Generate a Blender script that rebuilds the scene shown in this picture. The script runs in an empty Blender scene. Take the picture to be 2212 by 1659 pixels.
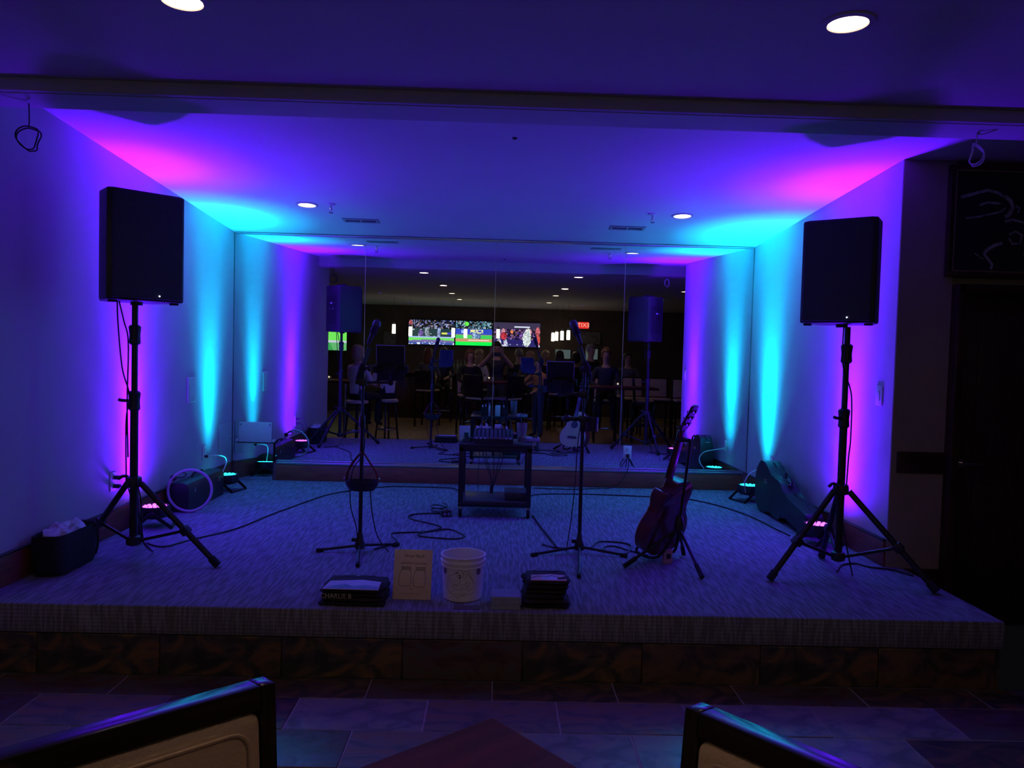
import bpy, bmesh, math, random
from mathutils import Vector, Matrix, noise
random.seed(7)
SC = bpy.context.scene
COL = SC.collection
PI = math.pi

# ------------------------------------------------------------------ camera, world, exposure
YAW, PITCH, ROLL = 0.0212, -0.0382, 0.0264
CAM = Vector((0.0269, -7.1566, 1.2293))
fw = Vector((math.sin(YAW)*math.cos(PITCH), math.cos(YAW)*math.cos(PITCH), math.sin(PITCH)))
rt = Vector((math.cos(YAW), -math.sin(YAW), 0))
up = rt.cross(fw)
rt2 = rt*math.cos(ROLL) + up*math.sin(ROLL)
up2 = up*math.cos(ROLL) - rt*math.sin(ROLL)
cd = bpy.data.cameras.new('camera')
cam = bpy.data.objects.new('camera', cd)
COL.objects.link(cam)
m = Matrix((rt2, up2, -fw)).transposed().to_4x4()
m.translation = CAM
cam.matrix_world = m
cd.sensor_fit = 'HORIZONTAL'
cd.sensor_width = 36.0
cd.lens = 1650.0/2212.0*36.0
cd.clip_start = 0.02
cd.clip_end = 80
SC.camera = cam

w = bpy.data.worlds.new('world')
SC.world = w
w.use_nodes = True
w.node_tree.nodes['Background'].inputs[0].default_value = (0.10, 0.10, 0.14, 1)
w.node_tree.nodes['Background'].inputs[1].default_value = 0.02
vs = SC.view_settings
vs.view_transform = 'Standard'
vs.look = 'None'
vs.exposure = 0.0
vs.gamma = 1.0
vs.use_curve_mapping = False

# light levels of the fixtures (the lamps themselves are built with their housings)
PURPLE = (0.10, 0.0025, 1.0)
CYAN = (0.0, 0.62, 1.0)
# (watts, cone in degrees) of the stacked lens beams of each floor light
BEAMS = {'violet': [(1750.0, 28.0), (1050.0, 46.0), (290.0, 86.0), (110.0, 160.0)],
         'cyan': [(800.0, 28.0), (400.0, 46.0), (62.0, 80.0)]}
FRONT_DOWNLIGHT, ROOM_DOWNLIGHT, FAR_DOWNLIGHT = 11.0, 84.0, 7.0
cy = SC.cycles
cy.max_bounces = 7
cy.diffuse_bounces = 3
cy.glossy_bounces = 4
cy.transmission_bounces = 5
cy.transparent_max_bounces = 4
cy.sample_clamp_indirect = 4.0
cy.caustics_refractive = False
STAGE_DOWNLIGHT = 5.0
PENDANT = 9.0
SCREEN = 1.5

# ------------------------------------------------------------------ materials
MATS = {}
def nodes(name):
    mt = bpy.data.materials.new(name)
    mt.use_nodes = True
    nt = mt.node_tree
    return mt, nt, nt.nodes['Principled BSDF']

def mat(name, col, rough=0.6, metal=0.0, var=0.12, scale=12.0, bump=0.0, bscale=None, spec=0.5, stretch=(1, 1, 1), detail=4, alpha=None, trans=0.0):
    if name in MATS:
        return MATS[name]
    mt, nt, b = nodes(name)
    tc = nt.nodes.new('ShaderNodeTexCoord')
    mp = nt.nodes.new('ShaderNodeMapping')
    mp.inputs['Scale'].default_value = stretch
    nt.links.new(tc.outputs['Object'], mp.inputs[0])
    nz = nt.nodes.new('ShaderNodeTexNoise')
    nz.inputs['Scale'].default_value = scale
    nz.inputs['Detail'].default_value = detail
    nt.links.new(mp.outputs[0], nz.inputs[0])
    rp = nt.nodes.new('ShaderNodeValToRGB')
    rp.color_ramp.elements[0].position = 0.3
    rp.color_ramp.elements[1].position = 0.7
    rp.color_ramp.elements[0].color = tuple(max(0, c*(1-var)) for c in col) + (1,)
    rp.color_ramp.elements[1].color = tuple(min(1, c*(1+var)) for c in col) + (1,)
    nt.links.new(nz.outputs[0], rp.inputs[0])
    nt.links.new(rp.outputs[0], b.inputs['Base Color'])
    b.inputs['Roughness'].default_value = rough
    b.inputs['Metallic'].default_value = metal
    b.inputs['Specular IOR Level'].default_value = spec
    if trans:
        b.inputs['Transmission Weight'].default_value = trans
    if bump:
        n2 = nt.nodes.new('ShaderNodeTexNoise')
        n2.inputs['Scale'].default_value = bscale or scale*6
        nt.links.new(mp.outputs[0], n2.inputs[0])
        bp = nt.nodes.new('ShaderNodeBump')
        bp.inputs['Strength'].default_value = bump
        bp.inputs['Distance'].default_value = 0.01
        nt.links.new(n2.outputs[0], bp.inputs['Height'])
        nt.links.new(bp.outputs[0], b.inputs['Normal'])
    MATS[name] = mt
    return mt

def emit(name, col, strength, base=(0.05, 0.05, 0.05)):
    if name in MATS:
        return MATS[name]
    mt, nt, b = nodes(name)
    b.inputs['Base Color'].default_value = base + (1,)
    b.inputs['Emission Color'].default_value = col + (1,)
    b.inputs['Emission Strength'].default_value = strength
    if not ('downlight' in name or 'frosted' in name):
        mt.cycles.emission_sampling = 'NONE'
    MATS[name] = mt
    return mt

def mirror_mat():
    mt, nt, b = nodes('silvered mirror')
    b.inputs['Base Color'].default_value = (0.80, 0.84, 0.86, 1)
    b.inputs['Metallic'].default_value = 1.0
    b.inputs['Roughness'].default_value = 0.0
    nz = nt.nodes.new('ShaderNodeTexNoise')
    nz.inputs['Scale'].default_value = 2.0
    mr = nt.nodes.new('ShaderNodeMapRange')
    mr.inputs['To Min'].default_value = 0.0
    mr.inputs['To Max'].default_value = 0.012
    nt.links.new(nz.outputs[0], mr.inputs[0])
    nt.links.new(mr.outputs[0], b.inputs['Roughness'])
    return mt

def carpet_mat():
    mt, nt, b = nodes('stage carpet')
    tc = nt.nodes.new('ShaderNodeTexCoord')
    mp = nt.nodes.new('ShaderNodeMapping')
    mp.inputs['Rotation'].default_value = (0, 0, PI/2)
    sx = nt.nodes.new('ShaderNodeSeparateXYZ')
    nt.links.new(tc.outputs['Object'], sx.inputs[0])
    ad = nt.nodes.new('ShaderNodeMath')
    nt.links.new(sx.outputs[1], ad.inputs[0])
    nt.links.new(sx.outputs[2], ad.inputs[1])
    cb = nt.nodes.new('ShaderNodeCombineXYZ')
    nt.links.new(sx.outputs[0], cb.inputs[0])
    nt.links.new(ad.outputs[0], cb.inputs[1])
    flat = cb.outputs[0]
    nt.links.new(flat, mp.inputs[0])
    mp.inputs['Rotation'].default_value = (0, 0, 0)
    mp.inputs['Scale'].default_value = (76.0, 6.5, 1.0)
    dn = nt.nodes.new('ShaderNodeTexNoise')
    dn.inputs['Scale'].default_value = 1.0
    dn.inputs['Detail'].default_value = 1.0
    dn.inputs['Distortion'].default_value = 0.0
    nt.links.new(mp.outputs[0], dn.inputs[0])
    br = nt.nodes.new('ShaderNodeValToRGB')
    br.color_ramp.elements[0].position = 0.40
    br.color_ramp.elements[0].color = (0.125, 0.125, 0.19, 1)
    br.color_ramp.elements[1].position = 0.62
    br.color_ramp.elements[1].color = (0.34, 0.345, 0.50, 1)
    nt.links.new(dn.outputs[0], br.inputs[0])
    wv = nt.nodes.new('ShaderNodeTexWave')
    wv.bands_direction = 'Y'
    wv.inputs['Scale'].default_value = 17.0
    wv.inputs['Distortion'].default_value = 1.5
    nt.links.new(flat, wv.inputs[0])
    nz = nt.nodes.new('ShaderNodeTexNoise')
    nz.inputs['Scale'].default_value = 60
    nt.links.new(tc.outputs['Object'], nz.inputs[0])
    n3 = nt.nodes.new('ShaderNodeTexNoise')
    n3.inputs['Scale'].default_value = 1.6
    nt.links.new(tc.outputs['Object'], n3.inputs[0])
    def mix(a, bb, f):
        mx = nt.nodes.new('ShaderNodeMix')
        mx.data_type = 'RGBA'
        mx.blend_type = 'MULTIPLY'
        mx.inputs[0].default_value = f
        nt.links.new(a, mx.inputs[6])
        nt.links.new(bb, mx.inputs[7])
        return mx.outputs[2]
    c = mix(br.outputs[0], wv.outputs[0], 0.40)
    c = mix(c, nz.outputs[0], 0.55)
    c = mix(c, n3.outputs[0], 0.35)
    gm = nt.nodes.new('ShaderNodeBrightContrast')
    gm.inputs[1].default_value = 0.10
    nt.links.new(c, gm.inputs[0])
    nt.links.new(gm.outputs[0], b.inputs['Base Color'])
    b.inputs['Roughness'].default_value = 0.95
    b.inputs['Specular IOR Level'].default_value = 0.1
    bp = nt.nodes.new('ShaderNodeBump')
    bp.inputs['Strength'].default_value = 0.5
    bp.inputs['Distance'].default_value = 0.004
    nt.links.new(br.outputs[0], bp.inputs['Height'])
    nt.links.new(bp.outputs[0], b.inputs['Normal'])
    return mt

def slate_mat(k, c1, c2, c3, rough):
    mt, nt, b = nodes('slate tile %d' % k)
    tc = nt.nodes.new('ShaderNodeTexCoord')
    mp = nt.nodes.new('ShaderNodeMapping')
    mp.inputs['Location'].default_value = (k*3.1, k*1.7, k*0.4)
    mp.inputs['Scale'].default_value = (1.0, 1.6, 1.3)
    mp.inputs['Rotation'].default_value = (0, 0, k*0.7)
    nt.links.new(tc.outputs['Object'], mp.inputs[0])
    nz = nt.nodes.new('ShaderNodeTexNoise')
    nz.inputs['Scale'].default_value = 4.2
    nz.inputs['Detail'].default_value = 6
    nz.inputs['Distortion'].default_value = 2.2
    nt.links.new(mp.outputs[0], nz.inputs[0])
    rp = nt.nodes.new('ShaderNodeValToRGB')
    rp.color_ramp.elements[0].position = 0.41
    rp.color_ramp.elements[0].color = c1 + (1,)
    rp.color_ramp.elements[1].position = 0.61
    rp.color_ramp.elements[1].color = c3 + (1,)
    e = rp.color_ramp.elements.new(0.5)
    e.color = c2 + (1,)
    nt.links.new(nz.outputs[0], rp.inputs[0])
    nt.links.new(rp.outputs[0], b.inputs['Base Color'])
    b.inputs['Roughness'].default_value = rough
    bp = nt.nodes.new('ShaderNodeBump')
    bp.inputs['Strength'].default_value = 0.35
    bp.inputs['Distance'].default_value = 0.01
    nt.links.new(nz.outputs[0], bp.inputs['Height'])
    nt.links.new(bp.outputs[0], b.inputs['Normal'])
    return mt

def attr_mat(name, strength=None, rough=0.4):
    mt, nt, b = nodes(name)
    at = nt.nodes.new('ShaderNodeVertexColor')
    at.layer_name = 'picture'
    if strength:
        mt.cycles.emission_sampling = 'NONE'
        b.inputs['Base Color'].default_value = (0.01, 0.01, 0.012, 1)
        nt.links.new(at.outputs[0], b.inputs['Emission Color'])
        b.inputs['Emission Strength'].default_value = strength
    else:
        nt.links.new(at.outputs[0], b.inputs['Base Color'])
    b.inputs['Roughness'].default_value = rough
    return mt

WALL = mat('painted plaster wall', (0.50, 0.45, 0.52), 0.75, var=0.03, scale=5, bump=0.06, bscale=160)
CEIL = mat('painted ceiling', (0.62, 0.56, 0.64), 0.85, var=0.02, scale=4, bump=0.08, bscale=120)
CEIL2 = mat('room ceiling paint', (0.48, 0.44, 0.47), 0.85, var=0.03, scale=3, bump=0.08, bscale=120)
TAUPE = mat('taupe wall paint', (0.34, 0.27, 0.22), 0.8, var=0.05, scale=6, bump=0.25, bscale=140)
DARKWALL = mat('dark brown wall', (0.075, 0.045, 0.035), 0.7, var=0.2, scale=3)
MIRROR = mirror_mat()
CARPET = carpet_mat()
BASE = mat('reddish stained baseboard', (0.23, 0.075, 0.035), 0.42, var=0.3, scale=5, stretch=(1, 1, 9))
BASECAP = mat('dark baseboard cap', (0.035, 0.022, 0.018), 0.4, var=0.2)
CHROME = mat('brushed aluminium channel', (0.62, 0.62, 0.64), 0.28, 1.0, var=0.06, scale=40)
BLACK = mat('black satin plastic', (0.022, 0.021, 0.026), 0.45, var=0.15, scale=30)
BLACKM = mat('black powder coated steel', (0.025, 0.024, 0.029), 0.38, 0.3, var=0.15, scale=60)
GRILLE = mat('black speaker grille', (0.050, 0.046, 0.064), 0.55, 0.2, var=0.5, scale=420, bump=0.5, bscale=420)
RUBBER = mat('black rubber', (0.012, 0.012, 0.013), 0.8, var=0.2)
CABLE = mat('black cable jacket', (0.012, 0.012, 0.014), 0.5, var=0.2)
WHITE = mat('white plastic', (0.72, 0.72, 0.70), 0.4, var=0.04)
WHITECABLE = mat('white cable jacket', (0.65, 0.65, 0.65), 0.45, var=0.05)
STEEL = mat('polished steel', (0.55, 0.55, 0.57), 0.2, 1.0, var=0.05)
BUCKET = mat('white bucket plastic', (0.93, 0.90, 0.89), 0.42, var=0.04, scale=8)
def translucent(mt, f):
    nt = mt.node_tree
    b = nt.nodes['Principled BSDF']
    out = [n for n in nt.nodes if n.type == 'OUTPUT_MATERIAL'][0]
    tr = nt.nodes.new('ShaderNodeBsdfTranslucent')
    tr.inputs[0].default_value = (0.9, 0.86, 0.88, 1)
    mx = nt.nodes.new('ShaderNodeMixShader')
    mx.inputs[0].default_value = f
    nt.links.new(b.outputs[0], mx.inputs[1])
    nt.links.new(tr.outputs[0], mx.inputs[2])
    nt.links.new(mx.outputs[0], out.inputs[0])
translucent(BUCKET, 0.10)
INK = mat('black ink', (0.015, 0.013, 0.02), 0.6, var=0.1)
INKGREY = mat('grey ink', (0.16, 0.13, 0.13), 0.6, var=0.1)
SIGN = mat('kraft coloured card', (0.80, 0.62, 0.52), 0.28, var=0.05, scale=30)
SHIRT = mat('black cotton jersey', (0.016, 0.015, 0.018), 0.95, var=0.3, scale=40, bump=0.4, bscale=260)
SHIRTG = mat('charcoal cotton jersey', (0.035, 0.028, 0.032), 0.95, var=0.3, scale=40, bump=0.4, bscale=260)
PRINTW = mat('pale lilac shirt print', (0.55, 0.50, 0.66), 0.85, var=0.05)
PRINTB = mat('blue mountain shirt print', (0.20, 0.30, 0.42), 0.85, var=0.3, scale=14)
PRINTP = mat('pink shirt print', (0.62, 0.32, 0.38), 0.85, var=0.1)
TEXTW = mat('cream lettering', (0.55, 0.50, 0.42), 0.85, var=0.05)
CDM = mat('clear plastic case', (0.34, 0.37, 0.56), 0.18, var=0.08, scale=20)
CDE = mat('clear case edge', (0.40, 0.44, 0.64), 0.22, var=0.05)
MAHOG = mat('glossy mahogany guitar back', (0.10, 0.020, 0.013), 0.22, var=0.35, scale=5, stretch=(8, 8, 1))
SPRUCE = mat('pale spruce guitar top', (0.62, 0.45, 0.25), 0.3, var=0.1, scale=6, stretch=(14, 14, 1))
EBONY = mat('ebony fretboard', (0.02, 0.014, 0.012), 0.4, var=0.3, scale=20)
BINDING = mat('cream binding', (0.62, 0.58, 0.45), 0.4, var=0.05)
WOOD = mat('dark stained wood', (0.05, 0.022, 0.014), 0.30, var=0.45, scale=5, stretch=(1, 10, 1))
WOODTOP = mat('dark wood table top', (0.095, 0.020, 0.026), 0.6, spec=0.12, var=0.35, scale=4, stretch=(14, 1, 1))
CHAIRF = mat('black lacquered chair frame', (0.016, 0.013, 0.012), 0.20, var=0.15)
BEIGE = mat('beige upholstery', (0.60, 0.46, 0.34), 0.8, var=0.07, scale=14, bump=0.2, bscale=220)
PLANKS = mat('oak floorboard', (0.34, 0.22, 0.12), 0.4, var=0.3, scale=3, stretch=(12, 1, 1))
CLOTH = mat('white cotton towel', (0.62, 0.61, 0.62), 0.95, var=0.06, bump=0.5, bscale=120)
BAGM = mat('black woven bag', (0.016, 0.016, 0.02), 0.8, var=0.3, scale=60, bump=0.4, bscale=200)
CASEM = mat('black vinyl case', (0.016, 0.017, 0.02), 0.36, var=0.25, scale=90, bump=0.25, bscale=300)
GREYP = mat('grey painted panel', (0.42, 0.44, 0.46), 0.6, var=0.04)
GLASSM = mat('pint glass', (0.92, 0.95, 0.97), 0.03, var=0.0, trans=0.85)
DRINK = mat('iced cola remains', (0.14, 0.06, 0.03), 0.15, var=0.3, trans=0.3)
DOORM = mat('dark walnut door', (0.028, 0.016, 0.013), 0.45, var=0.35, scale=4, stretch=(10, 10, 1))
RED = mat('red strap webbing', (0.20, 0.02, 0.03), 0.8, var=0.15)
MIXG = mat('grey mixer face', (0.085, 0.09, 0.10), 0.4, var=0.1, scale=40)
KNOBW = mat('white knob cap', (0.6, 0.6, 0.6), 0.4, var=0.05)
KNOBR = mat('red fader cap', (0.42, 0.10, 0.09), 0.4, var=0.05)
SKIN = mat('skin', (0.46, 0.27, 0.20), 0.55, var=0.08, scale=20)
GROUT = mat('grey grout', (0.38, 0.33, 0.32), 0.85, var=0.1, scale=40)
SLATES = [slate_mat(0, (0.054, 0.045, 0.045), (0.117, 0.077, 0.054), (0.180, 0.108, 0.063), 0.36),
          slate_mat(1, (0.128, 0.120, 0.128), (0.210, 0.180, 0.165), (0.255, 0.165, 0.120), 0.33),
          slate_mat(2, (0.150, 0.150, 0.165), (0.225, 0.225, 0.240), (0.285, 0.255, 0.225), 0.33),
          slate_mat(3, (0.045, 0.041, 0.045), (0.090, 0.077, 0.063), (0.216, 0.117, 0.054), 0.38),
          slate_mat(4, (0.081, 0.050, 0.041), (0.135, 0.077, 0.059), (0.108, 0.099, 0.090), 0.36)]

# ------------------------------------------------------------------ mesh helpers
class MB:
    def __init__(self, off=(0, 0, 0)):
        self.bm = bmesh.new()
        self.off = Vector(off)
    def _tr(self, vs, mx=None):
        for v in vs:
            if mx is not None:
                v.co = mx @ v.co
            v.co -= self.off
    def box(self, c, s, bevel=0.0, rot=None, seg=2):
        r = bmesh.ops.create_cube(self.bm, size=1.0)
        vs_ = r['verts']
        for v in vs_:
            v.co = Vector((v.co.x*s[0], v.co.y*s[1], v.co.z*s[2]))
        if bevel > 0:
            es = {e for v in vs_ for e in v.link_edges}
            q = bmesh.ops.bevel(self.bm, geom=list(es), offset=min(bevel, min(s)*0.49), segments=seg, affect='EDGES', profile=0.5)
            vs_ = list({v for f in q['faces'] for v in f.verts} | {v for v in vs_ if v.is_valid})
        mx = Matrix.Translation(Vector(c))
        if rot is not None:
            mx = mx @ rot
        self._tr(vs_, mx)
        return self
    def ring(self, c, u, v, r, seg):
        return [self.bm.verts.new(Vector(c) + (u*math.cos(2*PI*i/seg) + v*math.sin(2*PI*i/seg))*r - self.off) for i in range(seg)]
    def bridge(self, a, b):
        n = len(a)
        for i in range(n):
            self.bm.faces.new((a[i], a[(i+1) % n], b[(i+1) % n], b[i]))
    def cyl(self, p0, p1, r0, r1=None, seg=16, cap=True):
        r1 = r0 if r1 is None else r1
        p0, p1 = Vector(p0), Vector(p1)
        d = (p1-p0).normalized()
        u = d.orthogonal().normalized()
        v = d.cross(u)
        a = self.ring(p0, u, v, r0, seg)
        b = self.ring(p1, u, v, r1, seg)
        self.bridge(a, b)
        if cap:
            self.bm.faces.new(list(reversed(a)))
            self.bm.faces.new(b)
        return self
    def tube(self, pts, r, seg=8, closed=False, sub=6):
        pts = [Vector(p) for p in pts]
        n = len(pts)
        path = []
        rng = n if closed else n-1
        if sub > 1 and n > 2:
            for i in range(rng):
                p1, p2 = pts[i], pts[(i+1) % n]
                p0 = pts[i-1] if (i > 0 or closed) else p1*2-p2
                p3 = pts[(i+2) % n] if (i+2 < n or closed) else p2*2-p1
                for k in range(sub):
                    t = k/sub
                    path.append(0.5*((2*p1)+(p2-p0)*t+(2*p0-5*p1+4*p2-p3)*t*t+(3*p1-p0-3*p2+p3)*t**3))
            if not closed:
                path.append(pts[-1])
        else:
            path = pts
        rings = []
        u = None
        N = len(path)
        for i, p in enumerate(path):
            if closed:
                d = path[(i+1) % N]-path[i-1]
            else:
                d = path[min(i+1, N-1)]-path[max(i-1, 0)]
            if d.length < 1e-9:
                d = Vector((0, 0, 1))
            d.normalize()
            u = d.orthogonal().normalized() if u is None else (u - d*u.dot(d))
            if u.length < 1e-6:
                u = d.orthogonal()
            u.normalize()
            rr = r(i/(N-1)) if callable(r) else r
            rings.append(self.ring(p, u, d.cross(u), rr, seg))
        for i in range(N-1):
            self.bridge(rings[i], rings[i+1])
        if closed:
            # align seam
            best = min(range(seg), key=lambda k: (rings[-1][0].co-rings[0][k].co).length)
            self.bridge(rings[-1], [rings[0][(best+j) % seg] for j in range(seg)])
        else:
            self.bm.faces.new(list(reversed(rings[0])))
            self.bm.faces.new(rings[-1])
        return self
    def lathe(self, prof, c=(0, 0, 0), seg=32, mx=None, close=False):
        c = Vector(c)
        rings = []
        for r, z in prof:
            ring = []
            for i in range(seg):
                p = Vector((max(r, 1e-4)*math.cos(2*PI*i/seg), max(r, 1e-4)*math.sin(2*PI*i/seg), z))
                if mx is not None:
                    p = mx @ p
                ring.append(self.bm.verts.new(p + c - self.off))
            rings.append(ring)
        for i in range(len(rings)-1):
            self.bridge(rings[i], rings[i+1])
        if close:
            self.bridge(rings[-1], rings[0])
        else:
            self.bm.faces.new(list(reversed(rings[0])))
            self.bm.faces.new(rings[-1])
        return self
    def ball(self, c, r, seg=16, rings=10, mx=None):
        rx, ry, rz = (r, r, r) if not isinstance(r, (tuple, list)) else r
        q = bmesh.ops.create_uvsphere(self.bm, u_segments=seg, v_segments=rings, radius=1.0)
        mm = Matrix.Translation(Vector(c)) @ (mx or Matrix.Identity(4)) @ Matrix.Diagonal((rx, ry, rz, 1))
        self._tr(q['verts'], mm)
        return self
    def prism(self, outline, h0, h1, fn, bevel=0.0):
        # outline: 2D points; fn(u, v, h) -> 3D
        a = [self.bm.verts.new(Vector(fn(u, v, h0)) - self.off) for u, v in outline]
        b = [self.bm.verts.new(Vector(fn(u, v, h1)) - self.off) for u, v in outline]
        self.bridge(a, b)
        fs = [self.bm.faces.new(list(reversed(a))), self.bm.faces.new(b)]
        if bevel:
            es = [e for f in fs for e in f.edges]
            bmesh.ops.bevel(self.bm, geom=es, offset=bevel, segments=3, affect='EDGES', profile=0.5)
        return self
    def recline(self, z0, a=math.radians(5)):
        # tip a chair back about its top edge
        for v in self.bm.verts:
            y_, z_ = v.co.y, v.co.z-z0
            v.co.y = y_*math.cos(a)+z_*math.sin(a)
            v.co.z = z0+z_*math.cos(a)-y_*math.sin(a)
        return self
    def poly(self, pts):
        self.bm.faces.new([self.bm.verts.new(Vector(p)-self.off) for p in pts])
        return self
    def ribbon(self, pts, wd, fn, closed=False):
        n = len(pts)
        L, R = [], []
        for i in range(n):
            a = Vector(pts[i-1] if (i > 0 or closed) else pts[i])
            c = Vector(pts[(i+1) % n] if (i < n-1 or closed) else pts[i])
            d = (c-a)
            if d.length < 1e-9:
                d = Vector((1, 0))
            d.normalize()
            nn = Vector((-d.y, d.x))*wd/2
            p = Vector(pts[i])
            L.append(self.bm.verts.new(Vector(fn(*(p+nn))) - self.off))
            R.append(self.bm.verts.new(Vector(fn(*(p-nn))) - self.off))
        for i in range(n if closed else n-1):
            j = (i+1) % n
            self.bm.faces.new((L[i], R[i], R[j], L[j]))
        return self
    def text(self, s, size, c, fn, align='CENTER', shear=0.0, xs=1.0):
        cu = bpy.data.curves.new('lettering', 'FONT')
        cu.body = s
        cu.size = size
        cu.align_x = align
        cu.align_y = 'CENTER'
        cu.shear = shear
        cu.resolution_u = 2
        ob = bpy.data.objects.new('lettering', cu)
        COL.objects.link(ob)
        dg = bpy.context.evaluated_depsgraph_get()
        me = bpy.data.meshes.new_from_object(ob.evaluated_get(dg))
        vs_ = [self.bm.verts.new(Vector(fn(c[0]+v.co.x*xs, c[1]+v.co.y)) - self.off) for v in me.vertices]
        for p in me.polygons:
            try:
                self.bm.faces.new([vs_[i] for i in p.vertices])
            except ValueError:
                pass
        bpy.data.objects.remove(ob)
        bpy.data.curves.remove(cu)
        bpy.data.meshes.remove(me)
        return self
    def build(self, name, mt, parent=None, smooth=True, angle=38, loc=None, kind=None):
        bmesh.ops.recalc_face_normals(self.bm, faces=self.bm.faces[:])
        me = bpy.data.meshes.new(name)
        self.bm.to_mesh(me)
        self.bm.free()
        if smooth:
            for p in me.polygons:
                p.use_smooth = True
            me.set_sharp_from_angle(angle=math.radians(angle))
        if isinstance(mt, (list, tuple)):
            for q in mt:
                me.materials.append(q)
        else:
            me.materials.append(mt)
        o = bpy.data.objects.new(name, me)
        COL.objects.link(o)
        if parent is not None:
            o.parent = parent
        if loc is not None:
            o.location = loc
        if kind:
            o['kind'] = kind
        return o

def thing(name, label, cat, loc=(0, 0, 0), rz=0.0, group=None, rot=None):
    o = bpy.data.objects.new(name, None)
    COL.objects.link(o)
    o.location = loc
    o.rotation_euler = rot if rot else (0, 0, rz)
    o.empty_display_size = 0.05
    o['label'] = label
    o['category'] = cat
    if group:
        o['group'] = group
    return o

def tag(o, label, cat, group=None):
    o['label'] = label
    o['category'] = cat
    if group:
        o['group'] = group
    return o

def copy_tree(o, parent=None):
    c = o.copy()
    COL.objects.link(c)
    c.parent = parent
    for ch in list(o.children):
        copy_tree(ch, c)
    return c

def struct(o, label=None):
    o['kind'] = 'structure'
    if label:
        o['label'] = label
    return o

RX = lambda a: Matrix.Rotation(a, 4, 'X')
RY = lambda a: Matrix.Rotation(a, 4, 'Y')
RZ = lambda a: Matrix.Rotation(a, 4, 'Z')

# ------------------------------------------------------------------ the setting
HW = 2.425          # half width of the stage alcove
SF = -3.554         # stage front edge (y)
ST = 0.339          # stage height over the room floor
CZ, CS = 2.30, 0.0594
cz = lambda y: CZ - CS*y
RE = -2.60          # end of the right alcove wall
LE = -3.99          # end of the left alcove wall
FZ = -ST

# stage: carpet deck, carpet nosing, tiled riser
st = bpy.data.objects.new('stage', None)
COL.objects.link(st)
struct(st, 'low carpeted stage with slate tiled front')
st['category'] = 'stage'
MB().box((0.05, SF/2, -0.07), (4.95, -SF, 0.14), 0.012).build('carpet_deck', CARPET, st)
MB().box((0.05, (SF+0.016)/2, -0.14-(ST-0.14)/2), (4.92, -(SF+0.016), ST-0.14), 0.0).build('riser_core', SLATES[3], st)
tile_me = {}
def tile(parent, c, s, k, name='tile'):
    key = (round(s[0], 3), round(s[1], 3), round(s[2], 3), k)
    if key not in tile_me:
        o = MB().box((0, 0, 0), s, 0.0035, seg=1).build(name, SLATES[k], parent)
        tile_me[key] = o.data
    else:
        o = bpy.data.objects.new(name, tile_me[key])
        COL.objects.link(o)
        o.parent = parent
    o.location = c
    return o
rr = random.Random(3)
TW = 0.575
for i in range(-5, 5):
    x0 = 0.19 + i*TW
    xa, xb = max(x0, -2.41), min(x0+TW-0.004, 2.51)
    if xb-xa > 0.05:
        tile(st, ((xa+xb)/2, SF+0.010, -0.14-(ST-0.14)/2), (xb-xa, 0.014, ST-0.146), rr.choice([0, 3, 4, 0, 3]))
# right side riser tiles
for i in range(2):
    tile(st, (2.512, SF+0.262+i*0.5, -0.24), (0.012, 0.49, 0.19), rr.choice([0, 3]))

# room floor: grout bed with slate tiles, oak boards further back
fl = MB().box((0, -8.15, FZ-0.028), (14, 9.2, 0.06)).build('floor', GROUT)
struct(fl, 'slate tile and oak board floor of the bar room')
rows = [(SF, -3.760)]
y = -3.764
while y > -6.6:
    rows.append((y, y-0.286))
    y -= 0.290
for ri, (ya, yb) in enumerate(rows):
    offx = 0.046 if ri % 2 == 0 else 0.046+TW/2
    for i in range(-7, 8):
        xa = offx+i*TW
        if abs(xa+TW/2) > 3.6 or (ri > 3 and abs(xa+TW/2) > 2.4):
            continue
        dz = rr.uniform(-0.001, 0.001)
        k = rr.choice([0, 3, 4]) if ri == 0 else rr.choice([0, 1, 1, 2, 4, 1])
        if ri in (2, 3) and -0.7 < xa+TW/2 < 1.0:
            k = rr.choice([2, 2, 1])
        tile(fl, (xa+TW/2, (ya+yb)/2, FZ-0.003+dz), (TW-0.005, abs(ya-yb), 0.016), k)
pl_me = None
for i in range(-30, 31):
    for j in range(3):
        x = i*0.15
        if pl_me is None:
            o = MB().box((0, 0, 0), (0.147, 1.95, 0.012), 0.002, seg=1).build('floorboard', PLANKS, fl)
            pl_me = o.data
        else:
            o = bpy.data.objects.new('floorboard', pl_me)
            COL.objects.link(o)
            o.parent = fl
        o.location = (x, -7.63-j*1.955 + (0.5 if i % 2 else 0)*0.0, FZ)

# alcove walls
struct(MB().box((-HW-0.06, LE/2, 1.2), (0.12, -LE, 2.9)).build('wall_left', WALL), 'pale side wall washed with purple and cyan light')
struct(MB().box((HW+0.06, RE/2, 1.2), (0.12, -RE, 2.9)).build('wall_right', WALL), 'pale side wall right of the stage')
struct(MB().box((0, 0.09, 1.2), (5.0, 0.12, 2.9)).build('wall_back', WALL), 'wall behind the mirror')
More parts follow.
